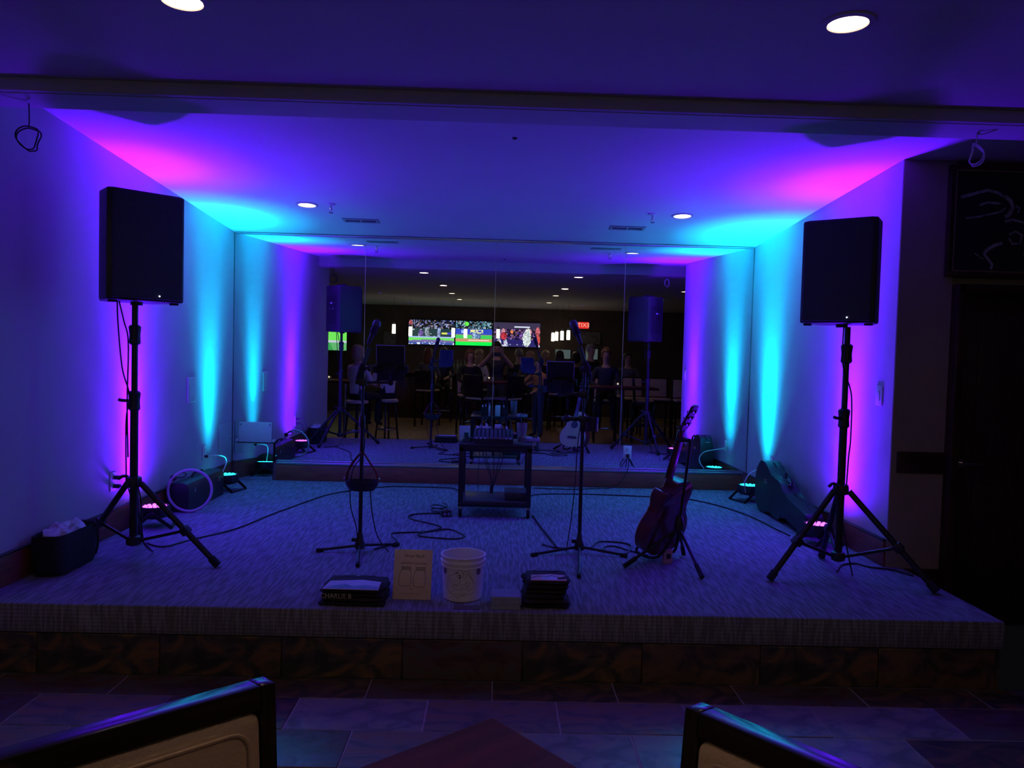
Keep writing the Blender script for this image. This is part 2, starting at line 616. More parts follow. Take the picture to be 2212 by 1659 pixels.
# return wall (facing the room) beside the right alcove wall, then the door wall
ret = struct(MB().box((2.588, RE+0.055, 1.06), (0.322, 0.124, 2.80)).build('wall_return', TAUPE), 'taupe pier between the stage and the dark door')
struct(MB().box((2.605, RE-0.006, 0.643), (0.29, 0.03, 0.13), 0.005).build('trim_1', WOOD), 'dark wooden chair rail across the taupe pier')
struct(MB().box((2.605, RE-0.004, -0.17), (0.29, 0.02, 0.33), 0.004).build('baseboard_return', WOOD), 'dark base of the taupe pier')
dw = struct(MB().box((4.9, RE+0.10, 2.06), (4.3, 0.12, 0.78)).box((5.45, RE+0.10, 0.66), (3.2, 0.12, 2.02)).build('wall_door', TAUPE), 'taupe wall around the door')
struct(MB().box((2.775, RE-0.005, 0.69), (0.05, 0.14, 2.06), 0.006).box((3.80, RE-0.005, 0.69), (0.05, 0.14, 2.06), 0.006).box((3.29, RE-0.005, 1.695), (1.07, 0.14, 0.05), 0.006).build('trim_2', WOOD), 'dark wooden door casing')
dr = bpy.data.objects.new('door_1', None)
COL.objects.link(dr)
dr.location = (3.287, RE+0.03, FZ)
struct(dr, 'dark walnut door with lever handle right of the stage')
MB().box((0, 0, 1.003), (0.965, 0.045, 2.0), 0.004).build('door_leaf', DOORM, dr)
for zz, hh in ((0.5, 0.72), (1.45, 0.9)):
    MB().box((0, -0.024, zz), (0.70, 0.012, hh), 0.01).build('door_panel', DOORM, dr)
hd = MB().cyl((-0.43, -0.022, 0.985), (-0.43, -0.034, 0.985), 0.028).cyl((-0.43, -0.03, 0.985), (-0.43, -0.075, 0.985), 0.010).tube([(-0.43, -0.07, 0.985), (-0.39, -0.074, 0.985), (-0.31, -0.066, 0.982)], 0.009).build('handle', STEEL, dr)
MB().box((0, -0.03, 0.008), (0.97, 0.09, 0.016), 0.004).build('threshold', STEEL, dr)

# stage ceiling, header and room ceiling
def slab(name, pts, th, mt):
    b = MB()
    lo = [Vector(p) for p in pts]
    hi = [p+Vector((0, 0, th)) for p in lo]
    vl = [b.bm.verts.new(p) for p in lo]
    vh = [b.bm.verts.new(p) for p in hi]
    b.bridge(vl, vh)
    b.bm.faces.new(list(reversed(vl)))
    b.bm.faces.new(vh)
    return b.build(name, mt, smooth=False)
struct(slab('ceiling_stage', [(-3.2, 0.15, cz(0.15)), (5.2, 0.15, cz(0.15)), (5.2, -3.40, cz(-3.40)), (-3.2, -3.40, cz(-3.40))], 0.08, CEIL), 'sloping stage ceiling washed with coloured light')
struct(MB().box((0, -3.44, 2.372+0.30), (14, 0.22, 0.60)).build('beam', CEIL2), 'ceiling header along the stage front')
struct(MB().box((0, -3.567, 2.405), (14, 0.034, 0.062), 0.008).build('trim_3', CEIL2), 'grey moulding under the room ceiling')
struct(MB().box((0, -8.2, 2.435+0.06), (14, 9.3, 0.12)).build('ceiling', CEIL2), 'dim ceiling of the bar room')
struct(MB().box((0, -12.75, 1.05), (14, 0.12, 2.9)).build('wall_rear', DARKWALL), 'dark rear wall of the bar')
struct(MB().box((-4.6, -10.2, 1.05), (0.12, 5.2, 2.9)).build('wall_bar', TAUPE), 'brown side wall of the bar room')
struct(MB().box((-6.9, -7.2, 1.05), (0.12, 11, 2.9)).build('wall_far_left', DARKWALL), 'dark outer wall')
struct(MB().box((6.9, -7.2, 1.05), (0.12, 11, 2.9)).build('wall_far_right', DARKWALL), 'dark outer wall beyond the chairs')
struct(MB().box((-4.5, -3.75, 1.05), (4.1, 0.12, 2.9)).build('wall_front_left', TAUPE), 'taupe wall left of the stage')
struct(MB().box((-4.42, -10.2, 2.30), (0.25, 5.2, 0.22), 0.05).build('trim_4', CEIL), 'pale cornice over the bar side wall')

# baseboards
def baseboard(name, c, s, cap, label):
    o = MB().box(c, s, 0.004).build(name, BASE)
    struct(o, label)
    MB().box(cap[0], cap[1], 0.004).build('cap', BASECAP, o)
    return o
baseboard('baseboard_left', (-HW+0.009, LE/2, 0.078), (0.018, -LE, 0.156), ((-HW+0.011, LE/2, 0.162), (0.022, -LE, 0.014)), 'reddish wooden baseboard along the left wall')
baseboard('baseboard_right', (HW-0.009, RE/2, 0.078), (0.018, -RE, 0.156), ((HW-0.011, RE/2, 0.162), (0.022, -RE, 0.014)), 'reddish wooden baseboard along the right wall')
o = MB().box((0.19, 0.005, 0.072), (4.40, 0.030, 0.144), 0.004).build('baseboard_back', BASE)
struct(o, 'reddish wooden baseboard under the mirror')

# ------------------------------------------------------------------ mirror wall
mr = thing('wall_mirror', 'large four-panel mirror covering the back of the stage', 'mirror', (0, 0, 0))
pw = 2*HW/4
for i in range(4):
    x0 = -HW+i*pw
    MB().box((x0+pw/2, 0.020, (0.172+2.285)/2), (pw-0.003, 0.006, 2.285-0.172)).build('mirror_panel', MIRROR, mr, smooth=False)
MB().box((0.19, 0.006, 0.160), (4.40, 0.022, 0.022), 0.004).box((0.19, 0.000, 0.182), (4.40, 0.006, 0.010), 0.002).build('bottom_channel', CHROME, mr)
MB().box((0, 0.008, 2.288), (4.84, 0.02, 0.016), 0.003).build('top_channel', CHROME, mr)
for i in range(1, 4):
    MB().box((-HW+i*pw, 0.0165, 1.22), (0.004, 0.004, 2.10)).build('seam', CHROME, mr)

# white cover panel on the mirror and the small loose mirror below it
cv = thing('access_cover', 'pale cover plate screwed to the mirror in the left corner', 'panel', (-2.205, 0, 0.445))
MB().box((0, 0.004, 0), (0.305, 0.014, 0.185), 0.004).build('plate', mat('pale grey plate', (0.55, 0.57, 0.60), 0.5, var=0.03), cv)
for sx in (-0.135, 0.135):
    MB().cyl((sx, -0.002, 0.072), (sx, -0.008, 0.072), 0.009).build('screw', STEEL, cv)
MB().cyl((-0.168, 0.006, -0.075), (-0.168, -0.010, -0.075), 0.011).build('mirror_clip', WHITE, cv)
MB().cyl((0.168, 0.006, -0.075), (0.168, -0.010, -0.075), 0.011).build('mirror_clip', WHITE, cv)
sm = thing('loose_mirror', 'small square mirror propped on the carpet under the pale cover plate', 'mirror', (-2.210, -0.030, 0.0), rot=(math.radians(-2.5), 0, 0))
MB().box((0, 0, 0.173), (0.355, 0.006, 0.342)).build('mirror_glass', MIRROR, sm, smooth=False)
MB().box((0, 0.005, 0.173), (0.358, 0.006, 0.345)).build('backing', BLACK, sm)

# ------------------------------------------------------------------ ceiling fixtures
def downlight(x, y, z, mt, label, group, r=0.062, tilt=0.0, ring=0.085):
    t = thing('ceiling_downlight', label, 'light', (x, y, z), rot=(tilt, 0, 0), group=group)
    MB().lathe([(r, -0.001), (r+0.004, -0.007), (ring, -0.005), (ring+0.003, 0.0), (ring, 0.004), (r, 0.004)], seg=40, close=True).build('trim_ring', CEIL2, t)
    MB().lathe([(r+0.001, -0.002), (r+0.001, 0.003)], seg=40).build('lens', mt, t)
    return t
DLROOM = emit('warm downlight lens', (1.0, 0.64, 0.40), ROOM_DOWNLIGHT)
DLFRONT = emit('warm front downlight lens', (1.0, 0.72, 0.50), FRONT_DOWNLIGHT)
DLFAR = emit('warm far downlight lens', (1.0, 0.74, 0.48), FAR_DOWNLIGHT)
DLSTAGE = emit('dimmed downlight lens', (1.0, 0.86, 0.70), STAGE_DOWNLIGHT)
tl = math.atan(-CS)
downlight(-1.49, -1.08, cz(-1.08)-0.001, DLSTAGE, 'lit downlight in the stage ceiling over the left side', 'downlights', 0.065, tl)
downlight(1.469, -1.09, cz(-1.09)-0.001, DLSTAGE, 'lit downlight in the stage ceiling over the right side', 'downlights', 0.065, tl)
downlight(-1.10, -4.42, 2.434, DLFRONT, 'large lit downlight at the top left corner of the photo', 'downlights', 0.066, 0, 0.092)
downlight(1.24, -4.43, 2.434, DLFRONT, 'large lit downlight at the upper right of the photo', 'downlights', 0.066, 0, 0.092)
far = [(-0.95, -6.5), (-0.90, -8.25), (-0.83, -9.9), (1.22, -6.5), (1.18, -8.1), (1.19, -10.2), (3.35, -8.4), (-3.1, -6.5), (3.35, -6.4)]
far_l = ['nearest lit downlight of the left row', 'second lit downlight of the left row', 'farthest lit downlight of the left row', 'nearest lit downlight of the right row', 'second lit downlight of the right row', 'farthest lit downlight of the right row', 'single lit downlight over the chairs at the far right', 'lit downlight over the tables at the far left', 'lit downlight over the right side tables']
for (x, y), l in zip(far, far_l):
    downlight(x, y, 2.434, DLROOM if (y > -7 and x < 2) else DLFAR, l + ', seen in the mirror', 'bar room downlights', 0.062)
purp = mat('unlit downlight lens', (0.35, 0.3, 0.45), 0.3)
for x, y, l in [(-2.4, -8.6, 'leftmost'), (-1.2, -10.6, 'second from the left'), (0.9, -11.2, 'middle'), (2.0, -10.8, 'rightmost'), (-2.1, -11.3, 'farthest left')]:
    downlight(x, y, 2.434, emit('unlit lens with painted violet glow', (0.18, 0.08, 1.0), 1.1), 'tiny unlit ceiling disc with painted violet glow, ' + l + ' in the mirrored ceiling', 'unlit ceiling discs with painted glow', 0.05)  # unlit ceiling discs; the violet light falling on them is painted as emission

def sprinkler(x, y, label):
    z = cz(y)
    t = thing('sprinkler_head', label, 'sprinkler', (x, y, z), group='sprinkler heads')
    MB().lathe([(0.034, 0.002), (0.034, -0.003), (0.026, -0.008), (0.010, -0.009)], seg=24).build('escutcheon', CEIL, t)
    MB().cyl((0, 0, -0.006), (0, 0, -0.045), 0.008).build('body', STEEL, t)
    MB().tube([(-0.010, 0, -0.04), (-0.013, 0, -0.055), (0, 0, -0.066)], 0.0022, 6).tube([(0.010, 0, -0.04), (0.013, 0, -0.055), (0, 0, -0.066)], 0.0022, 6).build('frame', STEEL, t)
    MB().lathe([(0.017, -0.066), (0.018, -0.069)], seg=20).build('deflector', STEEL, t)
sprinkler(-1.294, -1.12, 'small sprinkler head beside the left stage downlight')
sprinkler(1.227, -1.12, 'small sprinkler head beside the right stage downlight')

VENTM = mat('vent grille paint', (0.30, 0.31, 0.33), 0.6, var=0.05)
def vent(x, y, rz, label):
    t = thing('ceiling_vent', label, 'vent', (x, y, cz(y)), rot=(tl, 0, rz), group='ceiling vents')
    f = MB()
    for c, s in (((0, 0.052, -0.004), (0.30, 0.026, 0.010)), ((0, -0.052, -0.004), (0.30, 0.026, 0.010)), ((-0.138, 0, -0.004), (0.024, 0.10, 0.010)), ((0.138, 0, -0.004), (0.024, 0.10, 0.010)), ((0, 0, -0.004), (0.014, 0.09, 0.010))):
        f.box(c, s, 0.002, seg=1)
    f.build('frame', VENTM, t)
    MB().box((0, 0, 0.0005), (0.27, 0.085, 0.002)).build('duct', BLACK, t)
    for sx in (-0.066, 0.066):
        for k in range(5):
            MB().box((sx, -0.033+k*0.0165, -0.003), (0.112, 0.008, 0.0016), rot=RX(0.5)).build('slat', VENTM, t)
vent(-1.152, -0.60, 0.02, 'white ceiling vent grille over the left of the mirror')
vent(1.113, -0.62, 0.02, 'white ceiling vent grille over the right of the mirror')
d_ = MB().lathe([(0.014, 0.001), (0.014, -0.004), (0.008, -0.009)], (0.099, -2.756, cz(-2.756)), 20).build('ceiling_sensor', BLACK)
tag(d_, 'tiny dark button on the middle of the stage ceiling', 'sensor')

def hanging_loop(x, y, ztop, zb, wd, label):
    h = ztop-zb
    c = Vector((x, y, zb+h*0.42))
    pts = []
    for k in range(14):
        a = 2*PI*k/14
        pts.append(c+Vector((wd*math.sin(a), 0.02*math.sin(a*2+1), h*0.36*math.cos(a)+random.uniform(-.004, .004))))
    t = thing('hanging_cable', label, 'cable', (x, y, ztop), group='loose ceiling cables')
    b = MB((x, y, ztop))
    b.tube(pts, 0.0035, 6, closed=True, sub=4)
    b2 = [p+Vector((0.006+random.uniform(-.006, .006), 0.006, -0.008)) for p in pts]
    b.tube(b2, 0.0035, 6, closed=True, sub=4)
    b.build('loop', WHITECABLE if x > 0 else CABLE, t)
    MB((x, y, ztop)).tube([(x, y, ztop+0.08), (x+0.003, y, ztop-0.01), (x, y, zb+h*0.75)], 0.003, 6).build('drop', WHITECABLE if x > 0 else CABLE, t)
hanging_loop(-2.245, -3.40, 2.30, 2.15, 0.052, 'dark cable loop hanging from the header at the far left')
hanging_loop(2.360, -3.40, 2.365, 2.225, 0.030, 'pale cable loop hanging from the header at the far right')

# ------------------------------------------------------------------ wall plates
def plate(name, label, loc, rz, kind, size=(0.078, 0.122)):
    t = thing(name, label, 'wall plate', loc, rz)
    MB().box((0, -0.003, 0), (size[0], 0.007, size[1]), 0.003).build('cover', WHITE, t)
    if kind == 'outlet':
        for s in (-0.028, 0.028):
            MB().box((0, -0.007, s), (0.034, 0.004, 0.036), 0.006).build('socket', WHITE, t)
            q = MB()
            for dx in (-0.006, 0.006):
                q.box((dx, -0.0095, s+0.004), (0.002, 0.001, 0.009))
            q.build('slot', BLACK, t)
    elif kind == 'switch':
        MB().box((0, -0.008, 0), (0.033, 0.006, 0.066), 0.002).build('rocker', WHITE, t)
    return t
L90, R90 = -PI/2+PI, PI/2+PI
# local -Y faces the room: on the left wall it must face +X
plate('wall_outlet', 'white outlet on the left wall beside the cyan beam', (-HW+0.001, -0.68, 0.334), PI/2, 'outlet')
plate('wall_outlet', 'white outlet low on the left wall behind the speaker stand', (-HW+0.001, -2.213, 0.345), PI/2, 'outlet')
plate('wall_outlet', 'white outlet at the foot of the right cyan beam', (HW-0.001, -0.639, 0.345), -PI/2, 'outlet')
plate('light_switch', 'white light switch near the end of the right wall', (HW-0.001, -2.44, 1.034), -PI/2, 'switch')
plate('wall_outlet', 'white outlet set into the mirror right of the cart', (1.287, 0.016, 0.338), 0, 'outlet')
t = thing('wall_notice', 'pale framed notice on the left wall beside the cyan beam', 'notice', (-HW+0.001, -0.965, 0.88), PI/2)
MB().box((0, -0.004, 0), (0.165, 0.008, 0.205), 0.002).build('frame', WHITE, t)
MB().box((0, -0.009, 0), (0.145, 0.002, 0.185)).build('sheet', mat('notice paper', (0.5, 0.5, 0.5), 0.7), t)
t = thing('utility_hatch', 'flat grey access panel low on the left wall in the corner', 'panel', (-HW+0.001, -0.195, 0.39), PI/2)
MB().box((0, -0.004, 0), (0.31, 0.008, 0.30), 0.002).build('panel_face', GREYP, t)
MB().cyl((0.13, -0.006, 0), (0.13, -0.012, 0), 0.007).build('latch', STEEL, t)

# ------------------------------------------------------------------ floor LED lights
def led_par(loc, rz, col, label, lensmat, aim=(0, 0), pw_=1.0):
    t = thing('floor_light', label, 'stage light', loc, rz, group='floor LED uplights')
    zb, zt = 0.070, 0.142
    hb = MB()
    hb.lathe([(0.060, zb-0.012), (0.088, zb), (0.094, zb+0.012), (0.095, zt-0.006), (0.092, zt), (0.086, zt), (0.085, zt-0.010), (0.02, zt-0.011)], seg=36)
    for k in range(12):
        a = 2*PI*k/12
        hb.box((0.096*math.cos(a), 0.096*math.sin(a), (zb+zt)/2), (0.006, 0.010, zt-zb-0.022), 0.001, RZ(a), 1)
    hb.build('housing', BLACK, t)
    hb = MB().lathe([(0.0845, zt-0.010), (0.0845, zt-0.0085)], seg=36).build('face_plate', BLACK, t)
    k = 0
    for rad, n in ((0.0, 1), (0.032, 6), (0.064, 12)):
        for q in range(n):
            a = 2*PI*q/n+0.2
            MB().lathe([(0.0125, zt-0.009), (0.0115, zt-0.003), (0.006, zt+0.001)], (rad*math.cos(a), rad*math.sin(a), 0), 12).build('lens', lensmat, t)
    for s in (-1, 1):
        b = MB()
        ax, ay, az = 0.105, s*0.118, 0.010
        L_ = math.hypot(ay, 0.104-az)
        tiltx = math.atan2(ay, 0.104-az)
        for sx in (-1, 1):
            b.box((sx*ax, ay/2, (0.104+az)/2), (0.005, 0.024, L_+0.02), 0.0015, RX(tiltx), 1)
        b.box((0, ay, az), (2*ax+0.005, 0.024, 0.005), 0.0015, RX(tiltx*0.6), 1)
        b.build('yoke', BLACKM, t)
    for sx in (-1, 1):
        MB().cyl((sx*0.096, 0, 0.097), (sx*0.124, 0, 0.097), 0.014, seg=14).build('clamp_knob', BLACK, t)
    for pwr, deg in BEAMS['cyan' if col[1] > 0.2 else 'violet']:
        nm = 'beam'
        pwr *= pw_
        ld = bpy.data.lights.new(nm, 'SPOT')
        ld.energy = pwr
        ld.color = col
        ld.spot_size = math.radians(deg)
        ld.spot_blend = 1.0
        ld.shadow_soft_size = 0.08
        lo = bpy.data.objects.new(nm, ld)
        COL.objects.link(lo)
        lo.parent = t
        lo.location = (0, 0, zt+0.012)
        # spot shines along local -Z, so tip it over to look up
        lo.rotation_euler = (Matrix.Rotation(-rz, 3, 'Z') @ Vector((aim[0], aim[1], 1.0))).to_track_quat('-Z', 'Y').to_euler()
    return t
LP = emit('violet LED lens', (0.75, 0.10, 1.0), 3.2)
LC = emit('cyan LED lens', (0.02, 0.85, 0.9), 2.6)
led_par((-2.270, -1.95, 0.0), PI/2+0.25, PURPLE, 'black floor light glowing violet behind the left speaker stand', LP, (-0.045, -0.03), 1.0)
led_par((-2.265, -0.58, 0.0), PI/2-0.25, CYAN, 'black floor light glowing cyan in the left back corner', LC, (-0.035, 0.0), 1.0)
led_par((2.275, -0.52, 0.0), PI/2+0.35, CYAN, 'black floor light glowing cyan beside the guitar case', LC, (0.035, 0.0), 1.5)
led_par((2.235, -2.06, 0.0), PI/2+0.35, PURPLE, 'black floor light glowing violet in front of the guitar case', LP, (0.05, 0.0), 1.0)

# ------------------------------------------------------------------ loudspeakers and stands
def speaker(loc, rz, label, w_=0.40, d_=0.335, h_=0.59):
    t = thing('loudspeaker', label, 'speaker', loc, rz, group='PA loudspeakers')
    wb = w_-0.10
    def outline(k):
        a, b, d = w_/2*k, wb/2*k, d_/2
        return [(-a, -d+0.02), (-a+0.03, -d), (a-0.03, -d), (a, -d+0.02), (a-0.004, -d+0.16), (b, d-0.02), (b-0.03, d), (-b+0.03, d), (-b, d-0.02), (-a+0.004, -d+0.16)]
    MB().prism(outline(1.0), 0, h_, lambda u, v, h: (u, v, h), 0.012).build('cabinet', BLACK, t)
    g = MB()
    g.prism([(-w_/2+0.018, 0.012), (w_/2-0.018, 0.012), (w_/2-0.018, h_-0.030), (w_/2-0.05, h_-0.012), (-w_/2+0.05, h_-0.012), (-w_/2+0.018, h_-0.030)], 0, 0.012, lambda u, v, h: (u, -d_/2-h*1.0, v), 0.005)
    g.build('grille', GRILLE, t)
    MB().lathe([(0.004, 0), (0.0035, 0.003)], (0.06, -d_/2-0.012, 0.03), 12, mx=RX(PI/2)).build('power_light', emit('blue white pilot light', (0.55, 0.65, 1.0), 5.0), t)
    bp = MB().box((0, d_/2+0.002, h_*0.47), (wb-0.10, 0.006, h_*0.62), 0.002)
    bp.build('rear_panel', BLACKM, t)
    for k in range(3):
        MB().cyl((-0.05+k*0.05, d_/2+0.004, h_*0.62), (-0.05+k*0.05, d_/2+0.02, h_*0.62), 0.011, 0.009, 14).build('knob', KNOBW if k == 1 else BLACK, t)
    for k in range(2):
        MB().cyl((-0.035+k*0.07, d_/2+0.004, h_*0.50), (-0.035+k*0.07, d_/2+0.009, h_*0.50), 0.014, seg=18).build('socket', STEEL, t)
    MB().tube([(-0.09, 0.02, h_-0.003), (-0.085, 0.02, h_+0.018), (0.085, 0.02, h_+0.018), (0.09, 0.02, h_-0.003)], 0.011, 8, sub=1).build('carry_handle', BLACK, t)
    MB().cyl((0, 0, -0.018), (0, 0, 0.004), 0.032, seg=20).build('pole_socket', BLACKM, t)
    for sx in (-1, 1):
        MB().box((sx*0.16, -d_/2+0.05, -0.006), (0.04, 0.04, 0.012), 0.004).build('foot', RUBBER, t)
    return t
speaker((-1.992, -2.83, 1.468), math.radians(43), 'black loudspeaker on the left tripod stand')
speaker((1.990, -2.83, 1.452), math.radians(-36), 'black loudspeaker on the right tripod stand', 0.39, 0.325, 0.575)

def speaker_stand(base, feet, label, ztop, zhub, zlow, collars, cab):
    x, y = base
    t = thing('speaker_stand', label, 'stand', (x, y, 0), group='tripod speaker stands')
    O = (x, y, 0)
    MB(O).cyl((x, y, zlow-0.03), (x, y, collars[1]), 0.0215, seg=20).build('lower_pole', BLACKM, t)
    MB(O).cyl((x, y, collars[1]-0.05), (x, y, ztop), 0.0165, seg=20).build('upper_pole', BLACKM, t)
    for i, zc in enumerate(collars):
        c = MB(O).lathe([(0.022, zc-0.055), (0.031, zc-0.045), (0.028, zc), (0.033, zc+0.045), (0.024, zc+0.055)], (x, y, 0), 20)
        if i == 1:
            c.tube([(x-0.02, y-0.01, zc), (x-0.06, y-0.03, zc+0.004), (x-0.072, y-0.034, zc+0.01)], 0.009, 8)
        c.build('collar', BLACK, t)
    MB(O).lathe([(0.024, zhub-0.03), (0.040, zhub-0.025), (0.044, zhub), (0.040, zhub+0.028), (0.026, zhub+0.034)], (x, y, 0), 20).build('hub', BLACK, t)
    MB(O).tube([(x-0.03, y, zhub+0.03), (x-0.055, y-0.01, zhub+0.035), (x-0.078, y-0.02, zhub+0.02)], 0.009, 8).build('lever', BLACK, t)
    MB(O).lathe([(0.023, zlow-0.028), (0.038, zlow-0.022), (0.040, zlow), (0.036, zlow+0.022), (0.024, zlow+0.028)], (x, y, 0), 20).build('lower_hub', BLACK, t)
    for fx, fy in feet:
        d = Vector((fx-x, fy-y, 0))
        L = d.length
        d.normalize()
        top = Vector((x, y, zhub-0.005))+d*0.045
        ft = Vector((fx, fy, 0.016))
        dirv = (ft-top).normalized()
        lg = MB(O).cyl(top, ft, 0.0165, seg=16).build('leg', BLACKM, t)
        MB(O).cyl(ft-dirv*0.05, ft+dirv*0.004, 0.0215, 0.0225, seg=16).build('rubber_foot', RUBBER, lg)
        mid = top.lerp(ft, 0.58)
        MB(O).cyl(Vector((x, y, zlow))+d*0.03, mid, 0.0095, seg=10).build('brace', BLACKM, t)
        MB(O).box(mid, (0.05, 0.05, 0.05), 0.01, RZ(math.atan2(d.y, d.x)) @ RY(math.atan2(-dirv.z, Vector((dirv.x, dirv.y)).length))).build('brace_bracket', BLACK, t)
    for pts in cab:
        MB(O).tube(pts, 0.0042, 8).build('stand_cable', CABLE, t)
    return t
bx, by = -2.000, -2.83
speaker_stand((bx, by), [(-1.50, -2.905), (-2.385, -2.660), (-2.17, -2.38)], 'black tripod stand under the left loudspeaker', 1.452, 0.455, 0.125, (1.285, 0.915),
              [[(bx-0.075, by-0.05, 1.49), (bx-0.07, by-0.05, 1.35), (bx-0.05, by-0.04, 1.10), (bx-0.012, by-0.035, 0.95), (bx-0.03, by-0.032, 0.80), (bx-0.028, by-0.03, 0.45)],
               [(bx-0.07, by-0.05, 1.49), (bx-0.04, by-0.045, 1.36), (bx-0.022, by-0.03, 1.24), (bx-0.026, by-0.03, 0.9), (bx-0.02, by-0.028, 0.6)],
               [(bx+0.02, by-0.02, 0.58), (bx+0.035, by-0.03, 0.45), (bx+0.05, by-0.02, 0.35), (bx+0.045, by+0.02, 0.12), (bx+0.02, by+0.2, 0.01), (bx-0.1, by+0.38, 0.008)]])
bx2, by2 = 2.025, -2.83
speaker_stand((bx2, by2), [(1.588, -2.957), (2.431, -3.127), (2.112, -2.419)], 'black tripod stand under the right loudspeaker', 1.438, 0.505, 0.12, (1.285, 0.915),
              [[(bx2-0.045, by2-0.05, 1.46), (bx2-0.045, by2-0.045, 1.32), (bx2-0.03, by2-0.035, 1.20), (bx2+0.024, by2-0.03, 1.05), (bx2+0.03, by2-0.03, 0.80), (bx2+0.028, by2-0.02, 0.70), (bx2+0.022, by2-0.02, 0.5)],
               [(bx2-0.02, by2-0.035, 0.62), (bx2-0.045, by2-0.04, 0.5), (bx2-0.02, by2-0.045, 0.40), (bx2+0.03, by2-0.03, 0.2), (bx2+0.08, by2-0.02, 0.012)]])

# ------------------------------------------------------------------ microphone stands
def mic_stand(base, feet, label, zp, mic, rear, cable):
    x, y = base
    O = (x, y, 0)
    t = thing('microphone_stand', label, 'microphone stand', O, group='microphone stands')
    MB(O).cyl((x, y, 0.03), (x, y, 0.80), 0.0125, seg=16).build('lower_pole', BLACKM, t)
    MB(O).cyl((x, y, 0.78), (x, y, zp), 0.0085, seg=14).build('upper_pole', BLACKM, t)
    MB(O).lathe([(0.012, 0.76), (0.019, 0.77), (0.019, 0.83), (0.010, 0.845)], (x, y, 0), 16).build('height_clutch', BLACK, t)
    MB(O).lathe([(0.016, 0.015), (0.030, 0.02), (0.031, 0.05), (0.022, 0.075), (0.014, 0.12)], (x, y, 0), 18).build('base_hub', BLACK, t)
    MB(O).box((x-0.035, y-0.01, 0.075), (0.03, 0.016, 0.024), 0.005).build('base_knob', BLACK, t)
    for fx, fy in feet:
        lg = MB(O).cyl((x, y, 0.040), (fx, fy, 0.013), 0.0085, seg=12).build('leg', BLACKM, t)
        d = Vector((fx-x, fy-y, 0)).normalized()
        MB(O).cyl((fx-d.x*0.045, fy-d.y*0.045, 0.0145), (fx, fy, 0.0125), 0.012, seg=12).build('rubber_foot', RUBBER, lg)
    mic, rear = Vector(mic), Vector(rear)
    pv = Vector((x, y, zp))
    dv = (mic-rear).normalized()
    MB(O).cyl(rear, mic-dv*0.15, 0.0075, seg=12).build('boom', BLACKM, t)
    MB(O).cyl(rear-dv*0.01, rear+dv*0.09, 0.017, seg=16).build('counterweight', RUBBER, t)
    MB(O).ball(pv, 0.021).cyl(pv+Vector((-0.03, 0, 0)), pv+Vector((0.035, 0, 0)), 0.010, seg=12).cyl(pv+Vector((0.03, 0, 0)), pv+Vector((0.045, 0, 0)), 0.020, seg=12).build('boom_clutch', BLACK, t)
    MB(O).tube(cable, 0.0032, 8).build('microphone_cable', CABLE, t)
    md = (dv+Vector((0, 0.35, -0.05))).normalized()
    mt_ = thing('microphone', 'black vocal microphone clipped to ' + label.replace('black ', 'the '), 'microphone', mic, group='vocal microphones')
    q = md.to_track_quat('Z', 'Y').to_matrix().to_4x4()
    MB().lathe([(0.009, -0.15), (0.0115, -0.145), (0.018, -0.03), (0.021, -0.02)], seg=18, mx=q).build('handle', BLACK, mt_)
    MB().lathe([(0.021, -0.02), (0.025, -0.012), (0.0258, 0.004), (0.022, 0.018), (0.012, 0.027)], seg=18, mx=q).build('grille', mat('steel mesh', (0.10, 0.10, 0.11), 0.4, 0.7, var=0.6, scale=500), mt_)
    MB().lathe([(0.0215, -0.075), (0.0225, -0.07), (0.0225, -0.035), (0.0215, -0.03)], seg=16, mx=q).build('clip', RUBBER, mt_)
    return t
mx_, my_ = -0.780, -2.50
mic_stand((mx_, my_), [(-1.037, -2.538), (-0.731, -2.85), (-0.56, -2.35)], 'black boom stand on the left with hanging tray', 1.125,
          (-0.712, -2.45, 1.395), (-0.806, -2.52, 1.065),
          [(-0.735, -2.46, 1.25), (-0.775, -2.49, 1.13), (-0.797, -2.515, 1.0), (-0.770, -2.52, 0.85), (-0.765, -2.515, 0.62), (-0.83, -2.52, 0.50), (-0.84, -2.52, 0.30), (-0.80, -2.51, 0.14), (-0.79, -2.54, 0.012)])
mx2, my2 = 0.575, -2.42
mic_stand((mx2, my2), [(0.268, -2.542), (0.515, -2.98), (0.863, -2.517)], 'black boom stand on the right with drink holder', 1.155,
          (0.505, -2.37, 1.43), (0.606, -2.44, 1.11),
          [(0.53, -2.40, 1.28), (0.585, -2.44, 1.14), (0.60, -2.445, 1.0), (0.57, -2.44, 0.86), (0.545, -2.45, 0.70), (0.535, -2.45, 0.45), (0.515, -2.45, 0.2), (0.492, -2.44, 0.012)])

